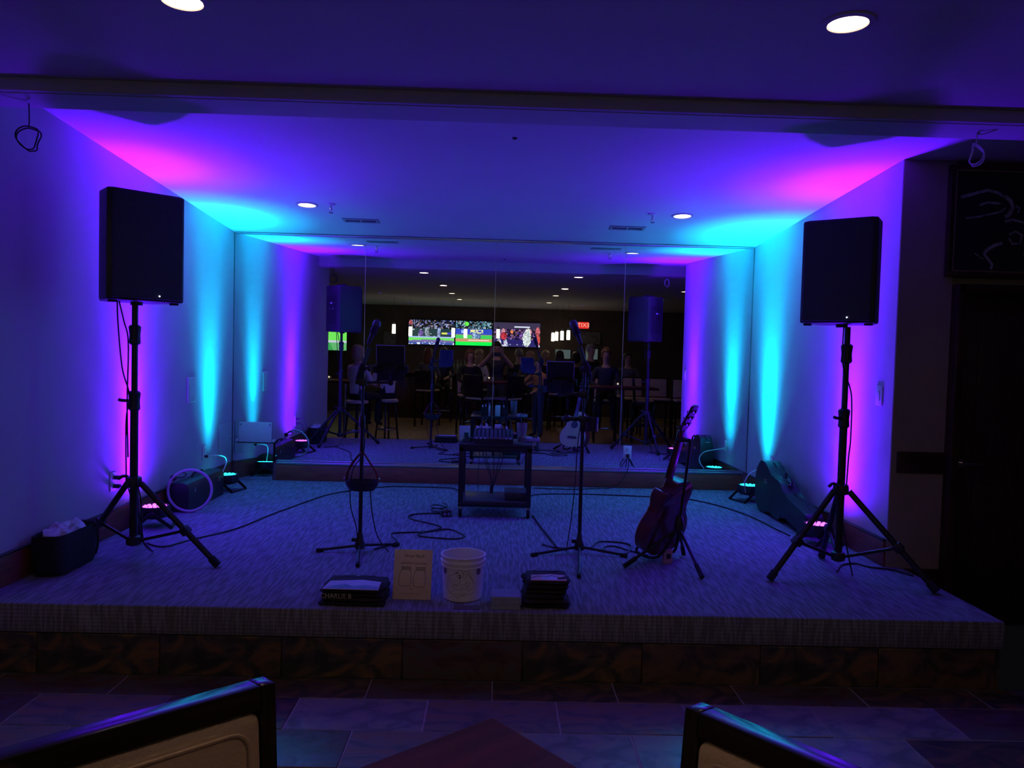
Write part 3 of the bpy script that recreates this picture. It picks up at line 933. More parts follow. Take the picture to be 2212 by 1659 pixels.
def tablet_holder(pole, zc, ctr, w_, h_, tilt, yaw, label, glabel):
    # arm clamps to the stand; the tablet faces the performer (towards the mirror)
    x, y = pole
    c = Vector(ctr)
    t = thing('tablet_holder', glabel, 'tablet holder', (x, y, zc), group='tablet holders')
    O = (x, y, zc)
    MB(O).box((x, y, zc), (0.05, 0.045, 0.05), 0.008).box((x-0.03, y-0.015, zc), (0.03, 0.02, 0.03), 0.006).build('clamp', BLACK, t)
    MB(O).tube([(x, y, zc), (c.x, y, zc), (c.x, y+0.01, zc+0.02)], 0.008, 8, sub=1).ball((c.x, y, zc), 0.018).build('arm', BLACKM, t)
    M = Matrix.Translation(c) @ RZ(yaw) @ RX(tilt)
    def part(name, cc, s, mt, bev=0.003):
        b = MB(O)
        b.box((0, 0, 0), s, bev)
        for v in b.bm.verts:
            v.co = M @ (v.co + Vector(O) + Vector(cc)) - Vector(O)
        return b.build(name, mt, t)
    part('back_plate', (0, -0.012, -h_*0.18), (w_*0.55, 0.012, h_*0.30), BLACK)
    for sx in (-1, 1):
        part('grip', (sx*(w_/2+0.008), -0.004, -h_*0.16), (0.030, 0.022, 0.050), BLACK, 0.006)
        part('spreader', (sx*w_*0.38, -0.014, -h_*0.16), (w_*0.28, 0.008, 0.018), BLACKM)
    b = MB(O)
    p0 = M @ Vector((0, -0.015, -h_*0.2))
    b.cyl((c.x, y+0.01, zc+0.02), p0, 0.009, seg=12).ball(p0, 0.017)
    b.build('ball_joint', BLACK, t)
    tb = thing('tablet', label, 'tablet', c, rot=(RZ(yaw) @ RX(tilt)).to_euler(), group='tablets on the stands')
    MB().box((0, 0, 0), (w_, 0.007, h_), 0.0033).build('body', mat('dark tablet shell', (0.02, 0.02, 0.024), 0.5), tb)
    MB().box((0, 0.0038, 0), (w_-0.012, 0.001, h_-0.012)).build('screen', mat('tablet glass', (0.012, 0.016, 0.05), 0.1), tb)
    fr = MB()
    for cc, s in (((0, 0, h_/2), (w_, 0.0074, 0.003)), ((-w_/2, 0, h_*0.08), (0.003, 0.0074, h_*0.84)), ((w_/2, 0, h_*0.08), (0.003, 0.0074, h_*0.84))):
        fr.box(cc, s, 0.001, seg=1)
    fr.build('edge', mat('brushed grey edge', (0.45, 0.45, 0.48), 0.3, 0.8), tb)
tablet_holder((mx_, my_), 1.040, (-0.612, -2.52, 1.158), 0.166, 0.235, math.radians(24), 0.08, 'dark tablet on the left microphone stand', 'black tablet holder clamped to the left microphone stand')
tablet_holder((mx2, my2), 0.995, (0.425, -2.44, 1.098), 0.165, 0.235, math.radians(34), -0.10, 'dark tablet on the right microphone stand', 'black tablet holder clamped to the right microphone stand')

# hanging tray on the left stand
t = thing('hanging_tray', 'black oval tray with red straps hanging on the left boom stand', 'tray', (mx_+0.008, my_-0.016, 0.43))
b = MB()
MX = Matrix.Diagonal((1, 0.62, 1, 1))
b.lathe([(0.03, -0.055), (0.075, -0.048), (0.098, -0.015), (0.102, 0.012), (0.098, 0.012), (0.094, -0.012), (0.07, -0.042), (0.02, -0.048)], seg=36, mx=MX)
b.build('bowl', BLACK, t)
for s in (-1, 1):
    MB().tube([(s*0.096, -0.008, 0.005), (s*0.088, -0.016, 0.06), (s*0.045, -0.020, 0.13), (s*0.006, -0.012, 0.185)], 0.0055, 8).build('strap', RED, t)
    MB().ball((s*0.104, -0.006, 0.022), 0.007).build('stud', STEEL, t)
MB().tube([(-0.084, -0.03, 0.02), (-0.07, -0.034, 0.10), (-0.02, -0.03, 0.17), (0.0, -0.02, 0.18)], 0.003, 6).build('cord', CABLE, t)
t2 = MB((0, 0, 0)).tube([(mx_+0.06, my_-0.03, 0.40), (mx_+0.075, my_-0.03, 0.25), (mx_+0.11, my_-0.02, 0.10), (mx_+0.18, my_-0.02, 0.006)], 0.0035, 8).build('dangling_cable', CABLE)
tag(t2, 'thin black cord hanging from the oval tray to the carpet', 'cable')

# drink holder on the right stand
t = thing('drink_holder', 'black drink holder clamped low on the right microphone stand', 'holder', (mx2, my2, 0.842))
MB().box((0, 0, 0), (0.055, 0.05, 0.04), 0.008).build('clamp', BLACK, t)
MB().box((-0.065, -0.005, 0.0), (0.075, 0.03, 0.028), 0.01).ball((-0.105, -0.005, -0.002), (0.028, 0.022, 0.022)).build('counter_arm', BLACK, t)
MB().lathe([(0.030, -0.075), (0.033, -0.075), (0.036, 0.0), (0.036, 0.012), (0.033, 0.012), (0.030, -0.07)], (0.062, 0, 0), 24).build('cup_ring', BLACK, t)
MB().box((0.085, -0.018, -0.050), (0.018, 0.010, 0.052), 0.003).build('edge_clip', WHITE, t)

# ------------------------------------------------------------------ rolling cart and what stands on it
cx0, cx1, cy0, cy1, ct = -0.235, 0.312, -1.46, -1.03, 0.555
t = thing('rolling_cart', 'black rolling cart in the middle of the stage', 'cart', ((cx0+cx1)/2, (cy0+cy1)/2, 0))
O = t.location.copy()
MB(O).box(((cx0+cx1)/2, (cy0+cy1)/2, ct-0.014), (cx1-cx0, cy1-cy0, 0.028), 0.004).build('top_shelf', BLACKM, t)
MB(O).box(((cx0+cx1)/2, (cy0+cy1)/2, 0.115), (cx1-cx0-0.01, cy1-cy0-0.01, 0.022), 0.003).build('bottom_shelf', mat('dark blue grey shelf', (0.06, 0.06, 0.07), 0.35), t)
MB(O).box(((cx0+cx1)/2, cy0+0.006, 0.098), (cx1-cx0, 0.016, 0.034), 0.003).build('front_lip', BLACKM, t)
MB(O).box(((cx0+cx1)/2, cy0+0.010, ct-0.040), (cx1-cx0, 0.014, 0.036), 0.003).build('front_rail', BLACKM, t)
for px in (cx0+0.018, cx1-0.018):
    for py in (cy0+0.018, cy1-0.018):
        MB(O).box((px, py, (ct+0.085)/2), (0.036, 0.030, ct-0.10), 0.003).build('post', BLACKM, t)
        c = MB(O).box((px, py, 0.082), (0.03, 0.03, 0.008), 0.002).box((px, py+0.008, 0.062), (0.034, 0.022, 0.036), 0.004).build('caster', STEEL, t)
        MB(O).cyl((px-0.012, py+0.012, 0.034), (px+0.012, py+0.012, 0.034), 0.033, seg=24).build('wheel', RUBBER, c)

def mixer(loc, rz):
    t = thing('audio_mixer', 'grey audio mixer with knobs on top of the cart', 'mixer', loc, rz)
    W, D = 0.30, 0.25
    f = lambda u, v, h: (h, u, v)
    MB().prism([(-D/2, 0), (D/2, 0), (D/2, 0.095), (D/2-0.06, 0.085), (-D/2, 0.035)], -W/2, W/2, f, 0.004).build('chassis', BLACK, t)
    sl = math.atan2(0.05, D-0.06)
    MB().box((0, -0.03, 0.0625), (W-0.02, 0.20, 0.003), 0.001, RX(sl)).build('face', MIXG, t)
    kb = MB().cyl((0, 0, 0), (0, 0, 0.012), 0.0065, 0.005, 10)
    kme = kb.build('knob', BLACK, t)
    kme.location = (-0.128, -0.1, 0.052)
    first = True
    for i in range(9):
        for j in range(6):
            yy = -0.095+j*0.030
            k = kme if first else bpy.data.objects.new('knob', kme.data)
            if not first:
                COL.objects.link(k)
                k.parent = t
            first = False
            k.location = (-0.128+i*0.032, yy, 0.0645+(yy+0.03)*math.tan(sl))
            k.rotation_euler = (sl, 0, 0)
        MB().box((-0.128+i*0.032, -0.122, 0.043), (0.010, 0.016, 0.012), 0.002, RX(sl)).build('fader', KNOBR if 3 <= i <= 6 else KNOBW, t)
    for i, (xx, hh) in enumerate([(-0.13, 0.03), (-0.095, 0.04), (-0.06, 0.05), (0.06, 0.03), (0.10, 0.03)]):
        MB().cyl((xx, 0.095, 0.085), (xx, 0.095, 0.085+hh), 0.008, seg=12).build('plug', STEEL if i % 2 else WHITE, t)
    for xx, ye in ((-0.095, 0.03), (-0.06, -0.01), (0.06, 0.0), (0.10, 0.03)):
        MB().tube([(xx, 0.095, 0.12), (xx, 0.10, 0.165), (xx+0.02, 0.13, 0.17), (xx+0.04, 0.155, 0.10), (xx+0.04, 0.16, 0.0)], 0.003, 6).build('patch_cable', CABLE, t)
    return t
mixer((0.02, -1.305, ct), 0)
t = thing('power_adapter', 'white power adapter behind the mixer on the cart', 'adapter', (0.055, -1.13, ct))
MB().box((0, 0, 0.06), (0.055, 0.04, 0.12), 0.006).build('block', WHITE, t)
MB().box((0, -0.021, 0.06), (0.03, 0.002, 0.05)).build('label_patch', GREYP, t)
t = thing('power_adapter', 'narrow white plug block beside the larger adapter on the cart', 'adapter', (-0.035, -1.13, ct))
MB().box((0, 0, 0.058), (0.022, 0.03, 0.116), 0.005).build('block', WHITE, t)
MB().tube([(0, 0, 0.115), (-0.02, 0, 0.15), (-0.05, 0.02, 0.12), (-0.06, 0.03, 0.01)], 0.003, 6).build('lead', CABLE, t)
# glass with straw
t = thing('pint_glass', 'tall pint glass with a black straw on the cart', 'glass', (0.235, -1.36, ct))
MB().lathe([(0.028, 0.0), (0.030, 0.002), (0.041, 0.158), (0.0395, 0.158), (0.0285, 0.012), (0.001, 0.011)], seg=28).build('glass_wall', GLASSM, t)
MB().lathe([(0.027, 0.0125), (0.031, 0.045)], seg=24).build('drink', DRINK, t)
ic = MB()
for k in range(7):
    ic.box((random.uniform(-.013, .013), random.uniform(-.013, .013), 0.055+k*0.012), (0.02, 0.02, 0.018), 0.003, Matrix.Rotation(random.random()*3, 4, Vector((random.random(), random.random(), 1))))
ic.build('ice', GLASSM, t, kind='stuff')
MB().cyl((0.006, 0, 0.02), (-0.012, 0.01, 0.235), 0.0032, seg=8).build('straw', BLACK, t)
# effects pedal on the rear right, cable pile on the left
t = thing('effects_box', 'flat pale box overhanging the right edge of the cart', 'effects box', (0.295, -1.16, ct))
MB().box((0.03, 0, 0.014), (0.11, 0.16, 0.028), 0.005).build('case', mat('pale grey box', (0.33, 0.33, 0.36), 0.4), t)
for k in range(2):
    MB().box((0.05, -0.04+k*0.07, 0.029), (0.045, 0.045, 0.003), 0.001).build('pad', BLACK, t)
t = thing('coiled_leads', 'tangle of thin leads on the left end of the cart', 'cable', (-0.175, -1.30, ct))
b = MB()
for k in range(4):
    pts = [(0.04*math.cos(a*0.9)+random.uniform(-.012, .012), 0.07*math.sin(a*0.9)+random.uniform(-.012, .012), 0.006+k*0.006+random.uniform(0, .006)) for a in range(7)]
    b.tube(pts, 0.0035, 6, closed=True, sub=4)
b.build('loops', CABLE, t)
t = thing('equipment_case', 'flat black equipment box on the lower shelf of the cart', 'box', (0.20, -1.30, 0.126))
MB().box((0, 0, 0.028), (0.17, 0.22, 0.056), 0.006).build('box_body', mat('matte black box', (0.03, 0.03, 0.035), 0.4), t)
MB().box((0, 0, 0.058), (0.172, 0.222, 0.008), 0.003).build('lid', mat('dark grey lid', (0.06, 0.06, 0.075), 0.4), t)
t = thing('cable_bundle', 'thin cables gathered from the mixer down to the lower shelf', 'cable', (0.02, -1.12, 0.126))
O = t.location.copy()
for xx in (-0.06, -0.035, 0.03, 0.075, 0.11):
    MB(O).tube([(xx, -1.045, 0.53), (xx*0.9, -1.06, 0.40), (0.02+xx*0.25, -1.09, 0.24), (0.015, -1.11, 0.13)], 0.0032, 6).build('lead', CABLE, t)
MB(O).tube([(-0.085, -1.05, 0.53), (-0.095, -1.06, 0.3), (-0.095, -1.07, 0.13)], 0.0028, 6).build('lead', CABLE, t)
MB(O).lathe([(0.012, 0.12), (0.014, 0.16), (0.010, 0.19)], (0.015, -1.11, 0), 12).build('wrap', RUBBER, t)

# ------------------------------------------------------------------ guitar and its stand
def gtr_outline(n=64):
    # body outline in (x, z): z=0 at tail, 0.49 at neck joint; cutaway on negative x
    half = [(0.0, 0.0), (0.06, 0.002), (0.12, 0.018), (0.165, 0.055), (0.188, 0.105), (0.192, 0.155), (0.180, 0.205), (0.152, 0.250), (0.130, 0.285), (0.126, 0.315), (0.134, 0.355), (0.143, 0.395), (0.138, 0.435), (0.115, 0.468), (0.075, 0.486), (0.03, 0.490)]
    cut = [(-0.03, 0.482), (-0.034, 0.440), (-0.050, 0.412), (-0.078, 0.412), (-0.104, 0.428), (-0.128, 0.425), (-0.139, 0.400), (-0.138, 0.360)]
    left = [(-x, z) for x, z in half[1:11]]
    pts = half + cut + list(reversed(left))
    # smooth by Catmull-Rom
    out = []
    N = len(pts)
    for i in range(N):
        p0, p1, p2, p3 = [Vector(pts[(i+k) % N]) for k in (-1, 0, 1, 2)]
        for k in range(3):
            s = k/3
            out.append(tuple(0.5*((2*p1)+(p2-p0)*s+(2*p0-5*p1+4*p2-p3)*s*s+(3*p1-p0-3*p2+p3)*s**3)))
    return out
GB = (1.030, -2.545, 0.060)
gyaw, glean = math.radians(45), math.radians(15)
t = thing('acoustic_guitar', 'acoustic guitar with red brown back standing on a tripod stand', 'guitar', GB, rot=(Matrix.Identity(4) @ RZ(gyaw) @ RX(glean)).to_euler())
t.scale = (1.08, 1.0, 0.95)
ol = gtr_outline()
D = 0.095
MB().prism(ol, -D/2, D/2-0.004, lambda u, v, h: (u, h, v), 0.006).build('body', MAHOG, t)
MB().prism([(x*0.985, 0.245+(z-0.245)*0.985) for x, z in ol], D/2-0.004, D/2+0.001, lambda u, v, h: (u, h, v)).build('top', SPRUCE, t)
bd = MB()
bd.tube([(x*0.995, D/2-0.003, 0.245+(z-0.245)*0.995) for x, z in ol[::2]], 0.0028, 6, closed=True, sub=1)
bd.build('binding', BINDING, t)
MB().prism([(0.020, 0.44), (0.020, 0.49), (0.022, 0.80), (-0.022, 0.80), (-0.020, 0.49), (-0.020, 0.44)], D/2-0.020, D/2+0.006, lambda u, v, h: (u*0.95, h, v), 0.004).build('neck', MAHOG, t)
MB().prism([(0.027, 0.34), (0.0215, 0.80), (-0.0215, 0.80), (-0.027, 0.34)], D/2+0.001, D/2+0.008, lambda u, v, h: (u, h, v), 0.001).build('fretboard', EBONY, t)
for k in range(16):
    z = 0.80-0.63*(1-0.944**(k+1))
    fr = MB().box((0, D/2+0.0085, z), (0.044, 0.0015, 0.002)).build('fret', STEEL, t)
MB().prism([(0.0215, 0.80), (0.034, 0.83), (0.030, 0.975), (0.012, 0.985), (-0.012, 0.985), (-0.030, 0.975), (-0.034, 0.83), (-0.0215, 0.80)], -0.008, 0.008, lambda u, v, h: (u, D/2-0.006-(v-0.80)*0.22+h, v), 0.002).build('headstock', EBONY, t)
for s in (-1, 1):
    for k in range(3):
        zz = 0.85+k*0.045
        yy = D/2-0.006-(zz-0.80)*0.22
        tn = MB().cyl((s*0.028, yy, zz), (s*0.048, yy, zz), 0.0035, seg=8).ball((s*0.052, yy, zz), (0.006, 0.004, 0.008), 10, 8).cyl((s*0.018, yy-0.008, zz), (s*0.018, yy-0.020, zz), 0.008, seg=10).build('tuner', STEEL, t)
MB().prism([(0.075, 0.128), (0.055, 0.150), (-0.055, 0.150), (-0.075, 0.128), (-0.045, 0.118), (0.045, 0.118)], D/2+0.001, D/2+0.010, lambda u, v, h: (u, h, v), 0.002).build('bridge', EBONY, t)
MB().lathe([(0.048, -0.001), (0.048, 0.0012)], (0, D/2+0.0015, 0.305), 32, mx=RX(-PI/2)).build('sound_hole', BLACK, t)
sb = MB()
for k in range(6):
    xx = -0.017+k*0.0068
    sb.cyl((xx*1.3, D/2+0.011, 0.14), (xx*0.9, D/2+0.011, 0.80), 0.0006, seg=5)
sb.build('strings', STEEL, t)
MB().ball((0, 0, -0.006), (0.007, 0.007, 0.008), 10, 8).build('strap_button', STEEL, t)

# guitar stand
gx, gy = 1.140, -2.665
t = thing('guitar_stand', 'black tripod guitar stand holding the acoustic guitar', 'stand', (gx, gy, 0))
O = (gx, gy, 0)
nb = Vector((math.sin(gyaw), -math.cos(gyaw), 0))      # direction of the guitar's back
sd = Vector((math.cos(gyaw), math.sin(gyaw), 0))
ph = Vector((gx, gy, 0.25))
base = Vector(GB)
axis = (RZ(gyaw) @ RX(glean)) @ Vector((0, 0, 1))
neckp = base + axis*0.715 + nb*(-0.012)
ptop = neckp + nb*0.040 + sd*0.004
MB(O).cyl(ph, ptop, 0.009, seg=14).build('post', BLACKM, t)
MB(O).lathe([(0.014, 0.20), (0.028, 0.21), (0.030, 0.25), (0.022, 0.29), (0.014, 0.30)], (gx, gy, 0), 18).build('hub', BLACK, t)
for fx, fy in [(0.80, -2.756), (1.21, -2.947), (1.23, -2.44)]:
    d = (Vector((fx, fy, 0.012))-Vector((gx, gy, 0.22))).normalized()
    lg = MB(O).cyl((gx, gy, 0.225), (fx, fy, 0.012), 0.0095, seg=12).build('leg', BLACKM, t)
    MB(O).cyl(Vector((fx, fy, 0.012))-d*0.09, (fx, fy, 0.012), 0.0135, 0.014, seg=12).build('rubber_foot', RUBBER, lg)
# cradle arms under the tail
for s in (-1, 1):
    p0 = Vector((gx, gy, 0.24))
    p1 = base + sd*s*0.085 - axis*(-0.0) + nb*0.075 + Vector((0, 0, -0.010))
    p2 = base + sd*s*0.085 + nb*(-0.075) + Vector((0, 0, -0.016))
    p3 = p2 - nb*0.005 + axis*0.05
    MB(O).tube([p0, p1, p2, p3], 0.009, 8, sub=5).build('cradle_arm', RUBBER, t)
yk = MB(O)
yk.tube([ptop, ptop-nb*0.02+sd*0.0, neckp+nb*0.012], 0.010, 8, sub=1)
yk.tube([neckp+sd*0.040-nb*0.035, neckp+sd*0.038+nb*0.012, neckp+nb*0.018, neckp-sd*0.038+nb*0.012, neckp-sd*0.040-nb*0.035], 0.0085, 8)
yk.build('yoke', RUBBER, t)
t = thing('tag_card', 'small pink tag standing under the guitar stand', 'card', (1.085, -2.62, 0.0), 0.35)
MB().box((0, 0, 0.042), (0.058, 0.030, 0.082), 0.003).build('card_body', PRINTP, t)
MB().box((0, -0.0155, 0.045), (0.03, 0.002, 0.03), 0.0005).build('mark', INK, t)

# ------------------------------------------------------------------ things along the left wall
t = thing('tote_bag', 'black tote bag stuffed with a white towel at the left wall', 'bag', (-2.315, -2.945, 0.0), 0.03)
b = MB()
L_, W_, H_ = 0.43, 0.175, 0.215
prof = []
rings = []
for k, (f, zz) in enumerate([(0.90, 0.0), (0.98, 0.02), (1.0, 0.10), (1.01, 0.17), (1.0, H_), (0.95, H_-0.004), (0.93, 0.12)]):
    ring = []
    for i in range(28):
        a = 2*PI*i/28
        ex = lambda c: math.copysign(abs(c)**0.42, c)
        p = Vector((W_/2*f*ex(math.cos(a)), L_/2*f*ex(math.sin(a)), zz))
        p += Vector((noise.noise(p*9)*0.012, noise.noise(p*9+Vector((5, 5, 5)))*0.012, 0.008*noise.noise(p*7)*(zz > 0.05)))
        ring.append(b.bm.verts.new(p))
    rings.append(ring)
for i in range(len(rings)-1):
    b.bridge(rings[i], rings[i+1])
b.bm.faces.new(list(reversed(rings[0])))
b.bm.faces.new(rings[-1])
b.build('bag_body', BAGM, t)
MB().tube([(0.088, 0.13, 0.19), (0.10, 0.14, 0.215), (0.115, 0.12, 0.19), (0.125, 0.10, 0.10), (0.118, 0.09, 0.05)], 0.006, 8).build('strap', BAGM, t)
MB().lathe([(0.010, -0.002), (0.010, 0.002)], (0.092, 0.135, 0.208), 14, mx=RX(PI/2)).build('buckle', STEEL, t)
tw = thing('towel', 'crumpled white towel on top of the black tote bag', 'towel', (-2.325, -2.925, 0.165), 0.03)
b = MB()
b.ball((0, 0, 0.02), (0.068, 0.165, 0.050), 56, 36)
for v in b.bm.verts:
    n = noise.noise(v.co*16)*0.6+noise.noise(v.co*34+Vector((3, 1, 2)))*0.4
    v.co += v.co.normalized()*0.045*n
    v.co.z += 0.05*max(0, noise.noise(Vector((v.co.x*26, v.co.y*15, 4))))*(v.co.z > 0.02)
b.build('towel_cloth', CLOTH, tw, angle=80)

t = thing('equipment_bag', 'long black case on the floor against the left wall', 'case', (-2.312, -1.12, 0))
b = MB()
b.prism([(-0.085, 0.0), (0.085, 0.0), (0.088, 0.17), (0.07, 0.205), (0.03, 0.218), (-0.04, 0.214), (-0.085, 0.185)], -0.37, 0.37, lambda u, v, h: (u, h, v), 0.012)
b.build('case_body', CASEM, t)
MB().tube([(0.0, -0.10, 0.215), (0.01, -0.08, 0.245), (0.01, 0.08, 0.245), (0.0, 0.10, 0.215)], 0.008, 8).build('carry_handle', RUBBER, t)
for yy in (-0.25, 0.25):
    MB().box((0.088, yy, 0.15), (0.006, 0.03, 0.035), 0.002).build('latch', STEEL, t)
t = thing('plastic_hoop', 'pale plastic hoop leaning against the black case by the left wall', 'hoop', (-2.215, -1.50, 0.0), rot=(math.radians(-6), 0, math.radians(12)))
b = MB()
R_ = 0.152
b.tube([(R_*math.sin(2*PI*k/28), 0.006*math.sin(4*PI*k/28), R_+0.011+R_*math.cos(2*PI*k/28)) for k in range(28)], 0.0105, 10, closed=True, sub=2)
b.build('ring_tube', mat('pale plastic tube', (0.50, 0.48, 0.55), 0.4, var=0.05), t)
MB().tube([(-0.10, 0.0, 0.27), (-0.07, 0.01, 0.295), (-0.03, 0.012, 0.285), (-0.055, 0.012, 0.26), (-0.10, 0.004, 0.262)], 0.004, 6, closed=True).build('wire_tie', CABLE, t)
MB().box((-0.118, 0, 0.256), (0.03, 0.026, 0.045), 0.006, RY(-0.7)).build('joint_sleeve', BLACK, t)
# plug leads
o = MB().box((-2.405, -0.68, 0.305), (0.036, 0.022, 0.022), 0.004).build('plug', BLACK)
t = thing('power_lead', 'white power lead from the left wall outlet into the corner', 'cable', (-2.40, -0.68, 0.305))
o.parent = t
o.location = -Vector(t.location)
MB(t.location).tube([(-2.388, -0.68, 0.305), (-2.34, -0.66, 0.312), (-2.27, -0.63, 0.30), (-2.255, -0.62, 0.25), (-2.275, -0.66, 0.16), (-2.29, -0.70, 0.10)], 0.0045, 8).build('lead', WHITECABLE, t)
t = thing('power_plug', 'two black plugs in the outlet behind the left speaker stand', 'plug', (-2.41, -2.213, 0.345))
for s in (-0.028, 0.028):
    p = MB(t.location).box((-2.395, -2.213, 0.345+s), (0.045, 0.026, 0.026), 0.005).build('plug_body', BLACK, t)
MB(t.location).tube([(-2.375, -2.213, 0.317), (-2.33, -2.20, 0.30), (-2.31, -2.18, 0.15), (-2.32, -2.15, 0.02)], 0.004, 8).tube([(-2.375, -2.213, 0.373), (-2.32, -2.22, 0.38), (-2.28, -2.22, 0.22), (-2.28, -2.16, 0.02)], 0.004, 8).build('lead', CABLE, t)

# ------------------------------------------------------------------ guitar case on the right
t = thing('guitar_case', 'black hard guitar case standing on its edge along the right wall', 'guitar case', (2.285, -1.36, 0.0))
t.scale = (1, 0.94, 1)
half = [(0.56, 0.0), (0.555, 0.09), (0.52, 0.165), (0.44, 0.205), (0.33, 0.205), (0.23, 0.165), (0.15, 0.142), (0.07, 0.152), (-0.01, 0.150), (-0.08, 0.105), (-0.16, 0.082), (-0.48, 0.078), (-0.545, 0.07), (-0.56, 0.03)]
pts = half+[(x, -z) for x, z in reversed(half[1:])]
N = len(pts)
ol2 = []
for i in range(N):
    p0, p1, p2, p3 = [Vector(pts[(i+k) % N]) for k in (-1, 0, 1, 2)]
    for k in range(3):
        s = k/3
        ol2.append(0.5*((2*p1)+(p2-p0)*s+(2*p0-5*p1+4*p2-p3)*s*s+(3*p1-p0-3*p2+p3)*s**3))
ang = 0.135
ol2 = [Vector((p.x*math.cos(ang)-p.y*math.sin(ang), p.x*math.sin(ang)+p.y*math.cos(ang))) for p in ol2]
mn = min(p.y for p in ol2)
ol2 = [(p.x, p.y-mn) for p in ol2]
MB().prism(ol2, -0.065, 0.010, lambda u, v, h: (h, u, v), 0.014).build('case_shell', CASEM, t)
MB().prism(ol2, 0.014, 0.068, lambda u, v, h: (h, u, v), 0.014).build('case_lid', CASEM, t)
MB().prism([(x*1.004, v) for x, v in ol2], 0.008, 0.016, lambda u, v, h: (h, u, v)).build('rim', STEEL if False else BLACKM, t)
for q in (0.10, 0.62):
    i = int(len(ol2)*q*0.5)
    u, v = ol2[i]
    MB().box((0.01, u, v+0.004), (0.05, 0.03, 0.012), 0.003).build('latch', STEEL, t)
MB().tube([(0.0, 0.02, 0.33), (0.0, 0.01, 0.375), (0.0, -0.10, 0.34), (0.0, -0.11, 0.285)], 0.010, 8, sub=4).build('carry_handle', BLACK, t)
MB().box((-0.066, 0.30, 0.27), (0.004, 0.075, 0.035), 0.0015).build('badge', STEEL, t)
t = thing('power_lead', 'white power lead curving beside the guitar case at the cyan light', 'cable', (2.40, -0.64, 0.30))
MB(t.location).box((2.405, -0.639, 0.317), (0.036, 0.022, 0.022), 0.004).build('plug', WHITE, t)
MB(t.location).tube([(2.388, -0.639, 0.317), (2.31, -0.66, 0.30), (2.22, -0.70, 0.27), (2.175, -0.72, 0.21), (2.18, -0.70, 0.15), (2.215, -0.62, 0.09)], 0.0055, 8).build('lead', WHITECABLE, t)

# outlet lead at the mirror
t = thing('power_lead', 'black lead hanging from the mirror outlet to the carpet', 'cable', (1.287, -0.01, 0.30))
O = t.location.copy()
MB(O).box((1.287, -0.012, 0.308), (0.03, 0.036, 0.03), 0.005).build('plug', BLACK, t)
MB(O).tube([(1.287, -0.03, 0.30), (1.292, -0.04, 0.24), (1.27, -0.045, 0.14), (1.20, -0.05, 0.04), (1.12, -0.06, 0.006), (0.95, -0.10, 0.005), (0.75, -0.176, 0.005), (0.40, -0.15, 0.005)], 0.004, 8).build('lead', CABLE, t)
for s in (-1, 1):
    MB(O).tube([(1.287, -0.03, 0.30), (1.287+s*0.035, -0.035, 0.25), (1.287+s*0.062, -0.03, 0.20)], 0.0045, 8).build('side_lead', CABLE, t)

# ------------------------------------------------------------------ cables on the carpet
def floor_cable(label, pts, r=0.0052):
    o = MB().tube([(x, y, r+0.001) for x, y in pts], r, 8, sub=6).build('floor_cable', CABLE)
    tag(o, label, 'cable', 'cables on the carpet')
floor_cable('long black cable running from the left speaker stand back to the cart', [(-2.11, -2.426), (-1.971, -2.50), (-1.881, -2.323), (-1.706, -2.0), (-1.6, -1.508), (-1.482, -1.069), (-1.376, -0.72), (-1.203, -0.472), (-1.01, -0.307), (-0.865, -0.235), (-0.45, -0.24), (-0.31, -0.30), (-0.15, -0.7)])
floor_cable('looping black cable between the left microphone stand and the cart', [(-0.70, -2.46), (-0.587, -2.271), (-0.64, -2.1), (-0.626, -2.02), (-0.434, -1.975), (-0.282, -1.878), (-0.18, -2.006), (-0.16, -2.096), (-0.237, -2.154), (-0.45, -2.096), (-0.445, -1.99), (-0.332, -1.811), (-0.578, -1.563), (-0.567, -1.415), (-0.40, -1.36), (-0.335, -1.40)])
floor_cable('short black cable in front of the right cart wheel', [(0.335, -1.36), (0.367, -1.685), (0.443, -2.304)])
floor_cable('black cable crossing under the right microphone stand', [(0.356, -2.251), (0.435, -2.328), (0.57, -2.33), (0.66, -2.31), (0.727, -2.158), (0.81, -2.138), (0.914, -2.179), (0.93, -2.263), (0.861, -2.441), (0.743, -2.372), (0.762, -2.277), (0.828, -2.259), (0.90, -2.36), (1.0, -2.47)])
floor_cable('black cable curving across the carpet to the right violet light', [(0.34, -0.62), (0.385, -0.499), (0.552, -0.434), (0.922, -0.411), (1.417, -0.462), (1.733, -0.533), (1.935, -0.817), (2.06, -1.208), (2.10, -1.60), (2.13, -1.85)])
floor_cable('black cable on the carpet behind the right speaker stand foot', [(2.06, -2.75), (2.16, -2.60), (2.263, -2.56), (2.315, -2.636), (2.42, -2.68), (2.485, -2.80)])
t = thing('plug_adapter', 'black plug adapter with coiled lead left of the cart wheel', 'adapter', (-0.325, -1.43, 0), 0.3)
MB().box((0, 0, 0.022), (0.075, 0.05, 0.044), 0.008).build('block', BLACK, t)
for s in (-1, 1):
    MB().cyl((s*0.016, -0.025, 0.022), (s*0.016, -0.034, 0.022), 0.012, seg=14).build('socket', STEEL, t)
MB().tube([(0.06*math.cos(a)-0.02, 0.14+0.10*math.sin(a), 0.006+0.003*k) for k, a in enumerate([i*0.7 for i in range(20)])], 0.0042, 8, sub=3).build('coil', CABLE, t)

